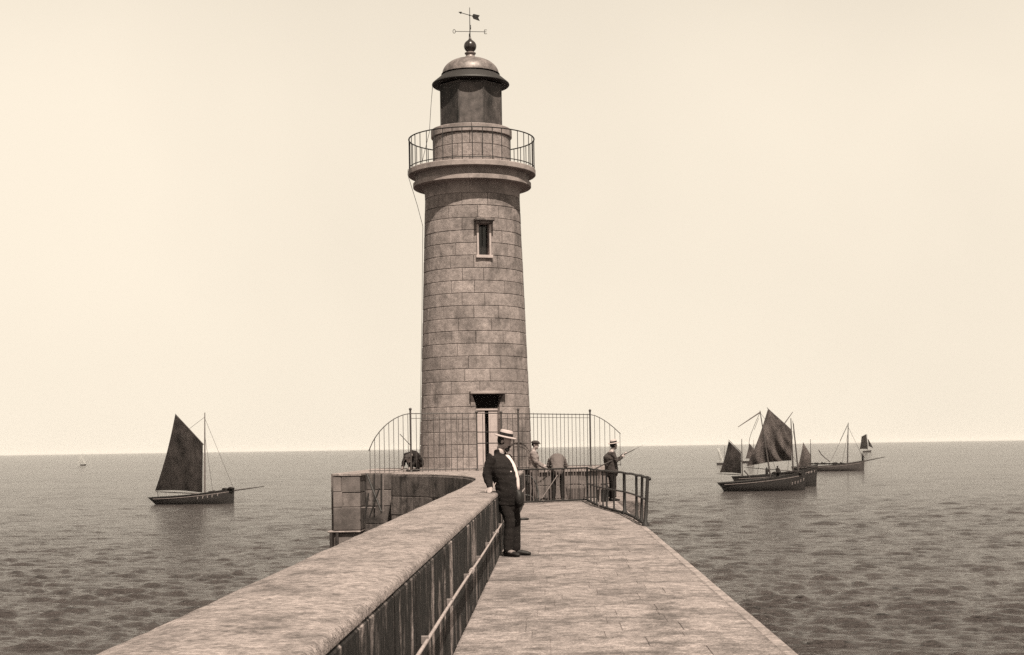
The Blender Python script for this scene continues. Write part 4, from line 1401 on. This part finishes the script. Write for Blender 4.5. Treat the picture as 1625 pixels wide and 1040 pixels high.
def boat(name, label, wl, hull, parts, hull_mat='hull', strake=True, marks=None, group='fishing boats under sail off the jetty', beam=None, yaw=0.0, dy=0.0):
    """wl: waterline pixel, hull: (stern px,py, stern waterline px, bow px,py, bow waterline px)"""
    Y = boat_frame(*wl) + dy
    o0 = at((hull[0] + hull[3]) / 2, wl[1], Y)
    root = empty(name, (o0.x, Y, SEA), label, 'boat', group)
    def P(px, py, off=0.0):
        q = at(px, py, Y)
        return Vector((q.x - o0.x, off, q.z - SEA))
    sx, sy, sw, bx_, by_, bw_ = hull
    S, B = P(sx, sy), P(bx_, by_)
    xs, xb = S.x, B.x
    Lh = xb - xs
    beam = beam or Lh * 0.29
    xw0, xw1 = P(sw, wl[1]).x, P(bw_, wl[1]).x
    bm = bmesh.new()
    NS = 17
    rings = []
    edge = []
    for i in range(NS):
        t = i / (NS - 1)
        hb = beam / 2 * (max(0.0, (1 - abs(2 * t - 0.92) ** 2.6 * (1.0 if t > 0.46 else 0.62)))) ** 0.8
        if t > 0.985: hb = 0.03
        hb = max(hb, 0.03)
        zs = (S.z + (B.z - S.z) * t) - 0.42 * 4 * t * (1 - t) * (0.5 * Lh / 10)
        xt = xs + Lh * t
        xw = xw0 + (xw1 - xw0) * t
        ring = []
        for z, f in ((zs, 1.0), (zs * 0.5, 0.96), (0.0, 0.86), (-0.35, 0.55), (-0.6, 0.05)):
            ring.append((xt + (xw - xt) * min(1.0, (zs - z) / max(zs, 0.1)), hb * f, z))
        rings.append([Vector((x, -h_, z)) for x, h_, z in ring] + [Vector((x, h_, z)) for x, h_, z in reversed(ring)])
        edge.append((xt, hb, zs))
    add_loft(bm, rings, closed=True)
    # sunken deck inside a bulwark
    mesh_obj('hull', bm, M[hull_mat], root, auto=45)
    for sd in (-1, 1):
        bm = bmesh.new()
        add_tube(bm, [(x, sd * h_, z + 0.02) for x, h_, z in edge], 0.05, 5)
        mesh_obj('gunwale', bm, M[hull_mat], root)
        if strake:
            bm = bmesh.new()
            add_tube(bm, [(x, sd * (h_ * 0.985 + 0.012), z * 0.82 + 0.0) for x, h_, z in edge[1:-1]], [(0.028)] * (NS - 2), 5)
            mesh_obj('strake', bm, M['strake'], root)
    if marks:
        for (mx, my, hgt) in marks:
            q = P(mx, my)
            t = (q.x - xs) / Lh
            hb = float(np.interp(q.x, [e[0] for e in edge], [e[1] for e in edge]))
            bm = bmesh.new()
            add_box(bm, q.x, -hb - 0.010, q.z, 0.06, 0.04, hgt * 0.8)
            add_box(bm, q.x + 0.06, -hb - 0.008, q.z + hgt * 0.25, 0.08, 0.03, 0.05)
            mesh_obj('registration_mark', bm, M['strake'], root)
    for pt in parts:
        k = pt[0]
        if k == 'spar':
            _, nm, a, b, r_, m = pt
            bm = bmesh.new()
            A, Bq = P(*a), P(*b)
            add_tube(bm, [A, A.lerp(Bq, 0.5), Bq], [r_, r_ * 0.85, r_ * 0.5], 7)
            mesh_obj(nm, bm, M[m], root, auto=60)
        elif k == 'rope':
            _, nm, a, b, r_ = pt
            rod(nm, [P(*a), P(*b)], r_, M['rope'], root, 4)
        elif k == 'curve':
            _, nm, pl, r_, m = pt
            bm = bmesh.new()
            add_tube(bm, crom([tuple(P(*q)) for q in pl], 5), r_, 5)
            mesh_obj(nm, bm, M[m], root, auto=60)
        elif k == 'sail':
            # corners: peak, throat, tack, clew; bulge along y; creases
            _, c4, bulge, m, crease = pt
            pk, th, tk, cl = [P(*q) for q in c4]
            n = 22
            bm = bmesh.new()
            vg = []
            for i in range(n + 1):
                v = i / n
                row = []
                lu = cl.lerp(pk, v); ru = tk.lerp(th, v)
                lu = lu + Vector((0.02, 0, 0)) * 0
                for j in range(n + 1):
                    u = j / n
                    p = lu.lerp(ru, u)
                    roach = math.sin(math.pi * v) * (1 - u) * 0.04 * (ru - lu).length
                    foot = math.sin(math.pi * u) * (1 - v) ** 3 * 0.03 * (pk - cl).length
                    yb = bulge * math.sin(math.pi * min(1, u * 1.0)) ** 0.8 * math.sin(math.pi * (0.12 + 0.80 * v))
                    yb += bulge * 0.5 * (1 - u)
                    if crease:
                        yb += crease * math.sin((u * 3.2 + v * 2.6) * 5.0 + 2 * v) * (1 - v) ** 0.7 * math.sin(math.pi * u) ** 0.5
                    yb += 0.04 * noise.noise(Vector((p.x * 0.8, 0, p.z * 0.8)))
                    row.append(bm.verts.new(p + Vector((roach, yb, foot * 0.6))))
                vg.append(row)
            for a, b in zip(vg, vg[1:]):
                for j in range(n):
                    bm.faces.new((a[j], a[j + 1], b[j + 1], b[j]))
            geo = bmesh.ops.solidify(bm, geom=list(bm.faces), thickness=0.02)
            mesh_obj('sail', bm, M[m], root, auto=60)
        elif k == 'gear':
            # crew gear and folded nets along the deck
            _, nm, x0, x1, py, hgt, m, seed = pt
            rnd = random.Random(seed)
            bm = bmesh.new()
            a, b = P(x0, py), P(x1, py)
            nn = max(3, int((b.x - a.x) / 0.5))
            for i in range(nn):
                t = (i + 0.5) / nn
                q = a.lerp(b, t)
                hh = hgt * rnd.uniform(0.5, 1.25)
                add_ball(bm, Vector((q.x, rnd.uniform(-.4, .4), q.z + hh * 0.3)), 0.5, 2, (rnd.uniform(.5, .9), rnd.uniform(.6, .9), hh))
            for v in bm.verts:
                v.co += noise.noise_vector(v.co * 3.0) * 0.09
            mesh_obj(nm, bm, M[m], root, auto=60)
        elif k == 'crew':
            _, px_, py_, hgt = pt
            q = P(px_, py_)
            bm = bmesh.new()
            add_tube(bm, [q - up * 0.2, q + up * hgt * 0.45, q + up * hgt * 0.78, q + up * hgt * 0.84], [(0.20, 0.15), (0.2, 0.15), (0.21, 0.13), (0.07, 0.07)], 10, (1, 0, 0))
            add_ball(bm, q + up * hgt * 0.93, 0.12, 2)
            add_tube(bm, [q + Vector((0.2, 0, hgt * .74)), q + Vector((0.3, -.1, hgt * .5)), q + Vector((0.42, -.15, hgt * .45))], [0.07, 0.06, 0.045], 7)
            mesh_obj('crew_figure', bm, M['suit'], root, smooth=True)
    return root

# lone sloop on the left
boat('sloop', 'dark sloop with one brown gaff sail sailing alone on the left', (310, 800), (238, 790, 250, 372, 775, 371), [
    ('spar', 'mast', (325, 788), (325, 655), 0.11, 'spar_pale'),
    ('spar', 'bowsprit', (362, 780), (419, 772), 0.09, 'spar'),
    ('spar', 'gaff', (323, 706), (278, 657), 0.07, 'spar'),
    ('spar', 'boom', (323, 784), (246, 780.5), 0.07, 'spar_pale'),
    ('sail', ((279, 658), (322, 705), (321, 782), (247, 779)), -0.5, 'sail_dark', 0.0),
    ('rope', 'sheet', (250, 780), (251, 790), 0.03),
    ('rope', 'halyard', (325, 662), (300, 681), 0.02),
    ('rope', 'shroud', (325, 690), (338, 782), 0.018), ('rope', 'forestay', (325, 664), (371, 776), 0.018), ('rope', 'reef_line', (262, 740), (321, 744), 0.02),
    ('gear', 'folded_jib', 330, 352, 782, 0.35, 'suit', 3),
    ('gear', 'folded_jib', 355, 369, 777, 0.35, 'suit', 4),
], marks=[(318, 790, .34), (326, 789, .34), (333, 788, .34), (340, 787, .34), (348, 785, .34)], group=None)
# nearest lugger of the right-hand group, sails down
boat('lugger', 'long black lugger nearest in the right group, its masts bare', (1215, 779), (1139, 767, 1152, 1279, 748, 1277), [
    ('spar', 'mast', (1224, 765), (1206, 652), 0.11, 'spar'),
    ('spar', 'yard', (1207, 654), (1171, 678), 0.09, 'spar_pale'),
    ('spar', 'mast', (1267, 752), (1259, 672), 0.10, 'spar'),
    ('rope', 'shroud', (1212, 690), (1200, 762), 0.022), ('rope', 'shroud', (1212, 690), (1236, 760), 0.022), ('rope', 'shroud', (1260, 680), (1248, 757), 0.022),
    ('rope', 'forestay', (1207, 656), (1277, 750), 0.022),
    ('curve', 'stay', [(1206, 655), (1196, 678), (1189, 700), (1189, 730)], 0.03, 'rope'),
    ('rope', 'stay', (1204, 664), (1197, 682), 0.025),
    ('spar', 'crutch', (1181, 747), (1192, 760), 0.09, 'spar'),
    ('gear', 'net_heap', 1225, 1272, 752, 0.45, 'suit', 7),
    ('crew', 1234, 757, 1.4),
], marks=[(1255, 767, .42), (1260, 766, .42), (1265, 765, .42), (1270, 763, .42), (1275, 761, .42)])
# lugger behind it under full sail
boat('lugger', 'black lugger behind it under tall creased brown mainsail and small mizzen', (1225, 773), (1162, 757, 1172, 1297, 742, 1295), [
    ('spar', 'mast', (1259, 757), (1255, 664), 0.12, 'spar'),
    ('spar', 'gaff', (1257, 686), (1217, 647), 0.08, 'spar'),
    ('spar', 'yard', (1243, 675), (1258, 654), 0.08, 'spar_pale'),
    ('spar', 'boom', (1258, 748), (1181, 742), 0.06, 'spar'),
    ('sail', ((1218, 649), (1256, 682), (1256, 731), (1184, 740)), -0.9, 'sail_mid', 0.6),
    ('rope', 'shroud', (1258, 668), (1266, 750), 0.035),
    ('spar', 'mizzen_mast', (1178, 760), (1177, 697), 0.09, 'spar'),
    ('spar', 'mizzen_boom', (1180, 754), (1137, 752), 0.06, 'spar'),
    ('spar', 'mizzen_yard', (1177, 719), (1156, 698), 0.06, 'spar'),
    ('sail', ((1156, 700), (1176, 720), (1176, 752), (1142, 750)), -0.5, 'sail_dark', 0.0),
    ('gear', 'net_heap', 1262, 1294, 745, 0.4, 'suit', 11),
    ('crew', 1217, 757, 1.3),
], marks=[(1277, 751, .4), (1282, 750, .4), (1287, 749, .4), (1292, 748, .4)])
# dinghy by its bow
boat('dinghy', 'small pale dinghy afloat past the bows of the two luggers', (1287, 769), (1276, 757, 1278, 1296, 756, 1296), [
    ('spar', 'thwart', (1282, 758), (1290, 758), 0.05, 'spar')], 'strake', False)
# smaller boat beyond with one brown sail
boat('sailing_boat', 'smaller boat with a brown sail just beyond the luggers', (1278, 747), (1256, 741, 1258, 1298, 738, 1297), [
    ('spar', 'mast', (1287, 742), (1286, 697), 0.10, 'spar'),
    ('spar', 'gaff', (1286, 722), (1274, 702), 0.07, 'spar'),
    ('sail', ((1274, 703), (1286, 722), (1287, 740), (1266, 741)), -0.4, 'sail_mid', 0.0)])
# boat with a bare mast and long bowsprit
boat('fishing_boat', 'grey fishing boat with bare mast and long bowsprit to the right', (1330, 747.5), (1281, 741, 1288, 1372, 731, 1371), [
    ('spar', 'mast', (1345, 736), (1346, 671), 0.15, 'spar'),
    ('spar', 'bowsprit', (1360, 734), (1404, 725.5), 0.15, 'spar'),
    ('curve', 'boom', [(1299, 714), (1304, 722), (1317, 733)], 0.10, 'spar'),
    ('rope', 'stay', (1345, 674), (1333, 700), 0.04), ('rope', 'forestay', (1345, 676), (1372, 731), 0.03), ('rope', 'shroud', (1345, 690), (1336, 737), 0.03),
    ('rope', 'stay', (1345, 676), (1318, 733), 0.03),
    ('gear', 'net_heap', 1284, 1344, 737, 0.5, 'suit', 21),
    ('crew', 1369, 731, 1.3)], 'hull_grey')
# distant boats
boat('distant_sailing_boat', 'far dark sailing boat with jib above the bowsprit, near the horizon', (1376, 718), (1369, 716, 1370, 1383, 714.5, 1382), [
    ('spar', 'mast', (1377, 716), (1376, 690), 0.14, 'spar'),
    ('sail', ((1367, 693), (1375, 689), (1377, 713), (1364, 713)), -0.6, 'sail_dark', 0.0),
    ('sail', ((1377, 697), (1378, 697), (1386, 712), (1378, 708)), -0.3, 'sail_dark', 0.0)], 'hull_grey', False)
boat('distant_sailing_boat', 'tiny boat with white sail on the horizon at far left', (131, 739), (127, 737.5, 128, 137, 737, 136), [
    ('spar', 'mast', (134, 737), (133, 724), 0.06, 'spar_pale'),
    ('sail', ((126, 722), (131, 720), (136, 736.5), (123, 736.5)), -0.3, 'sail_white', 0.0)], 'hull_grey', False)
boat('distant_sailing_boat', 'far boat with narrow white sail left of the mizzen of the luggers', (1144, 738), (1137, 735, 1138, 1158, 734, 1157), [
    ('spar', 'mast', (1150, 735), (1150, 708), 0.08, 'spar'),
    ('sail', ((1137, 711), (1142, 712), (1148, 733), (1143, 733)), -0.3, 'sail_white', 0.0)], 'hull_grey', False)
boat('distant_sailing_boat', 'far boat with dark peaked sail seen between mizzen and mainsail', (1188, 735), (1176, 732, 1178, 1202, 731, 1201), [
    ('spar', 'mast', (1196, 732), (1196, 698), 0.09, 'spar'),
    ('sail', ((1189, 704), (1196, 712), (1196, 729), (1183, 728)), -0.4, 'sail_mid', 0.0)], 'hull_grey', False)

# ------------------------------------------------------------------ sea haze
bm = bmesh.new()
add_box(bm, 0, 0, (SEA - 3 + 60) / 2, 120000, 120000, 60 - SEA + 3)
hz = bpy.data.materials.new('haze')
hz.use_nodes = True
hn = hz.node_tree.nodes
hn.clear()
pv = hn.new('ShaderNodeVolumePrincipled')
pv.inputs['Color'].default_value = (0.98, 0.95, 0.93, 1)
pv.inputs['Density'].default_value = 0.00003
ho = hn.new('ShaderNodeOutputMaterial')
hz.node_tree.links.new(pv.outputs[0], ho.inputs['Volume'])
tag(mesh_obj('haze', bm, hz), 'thin pale haze over the sea', kind='stuff')
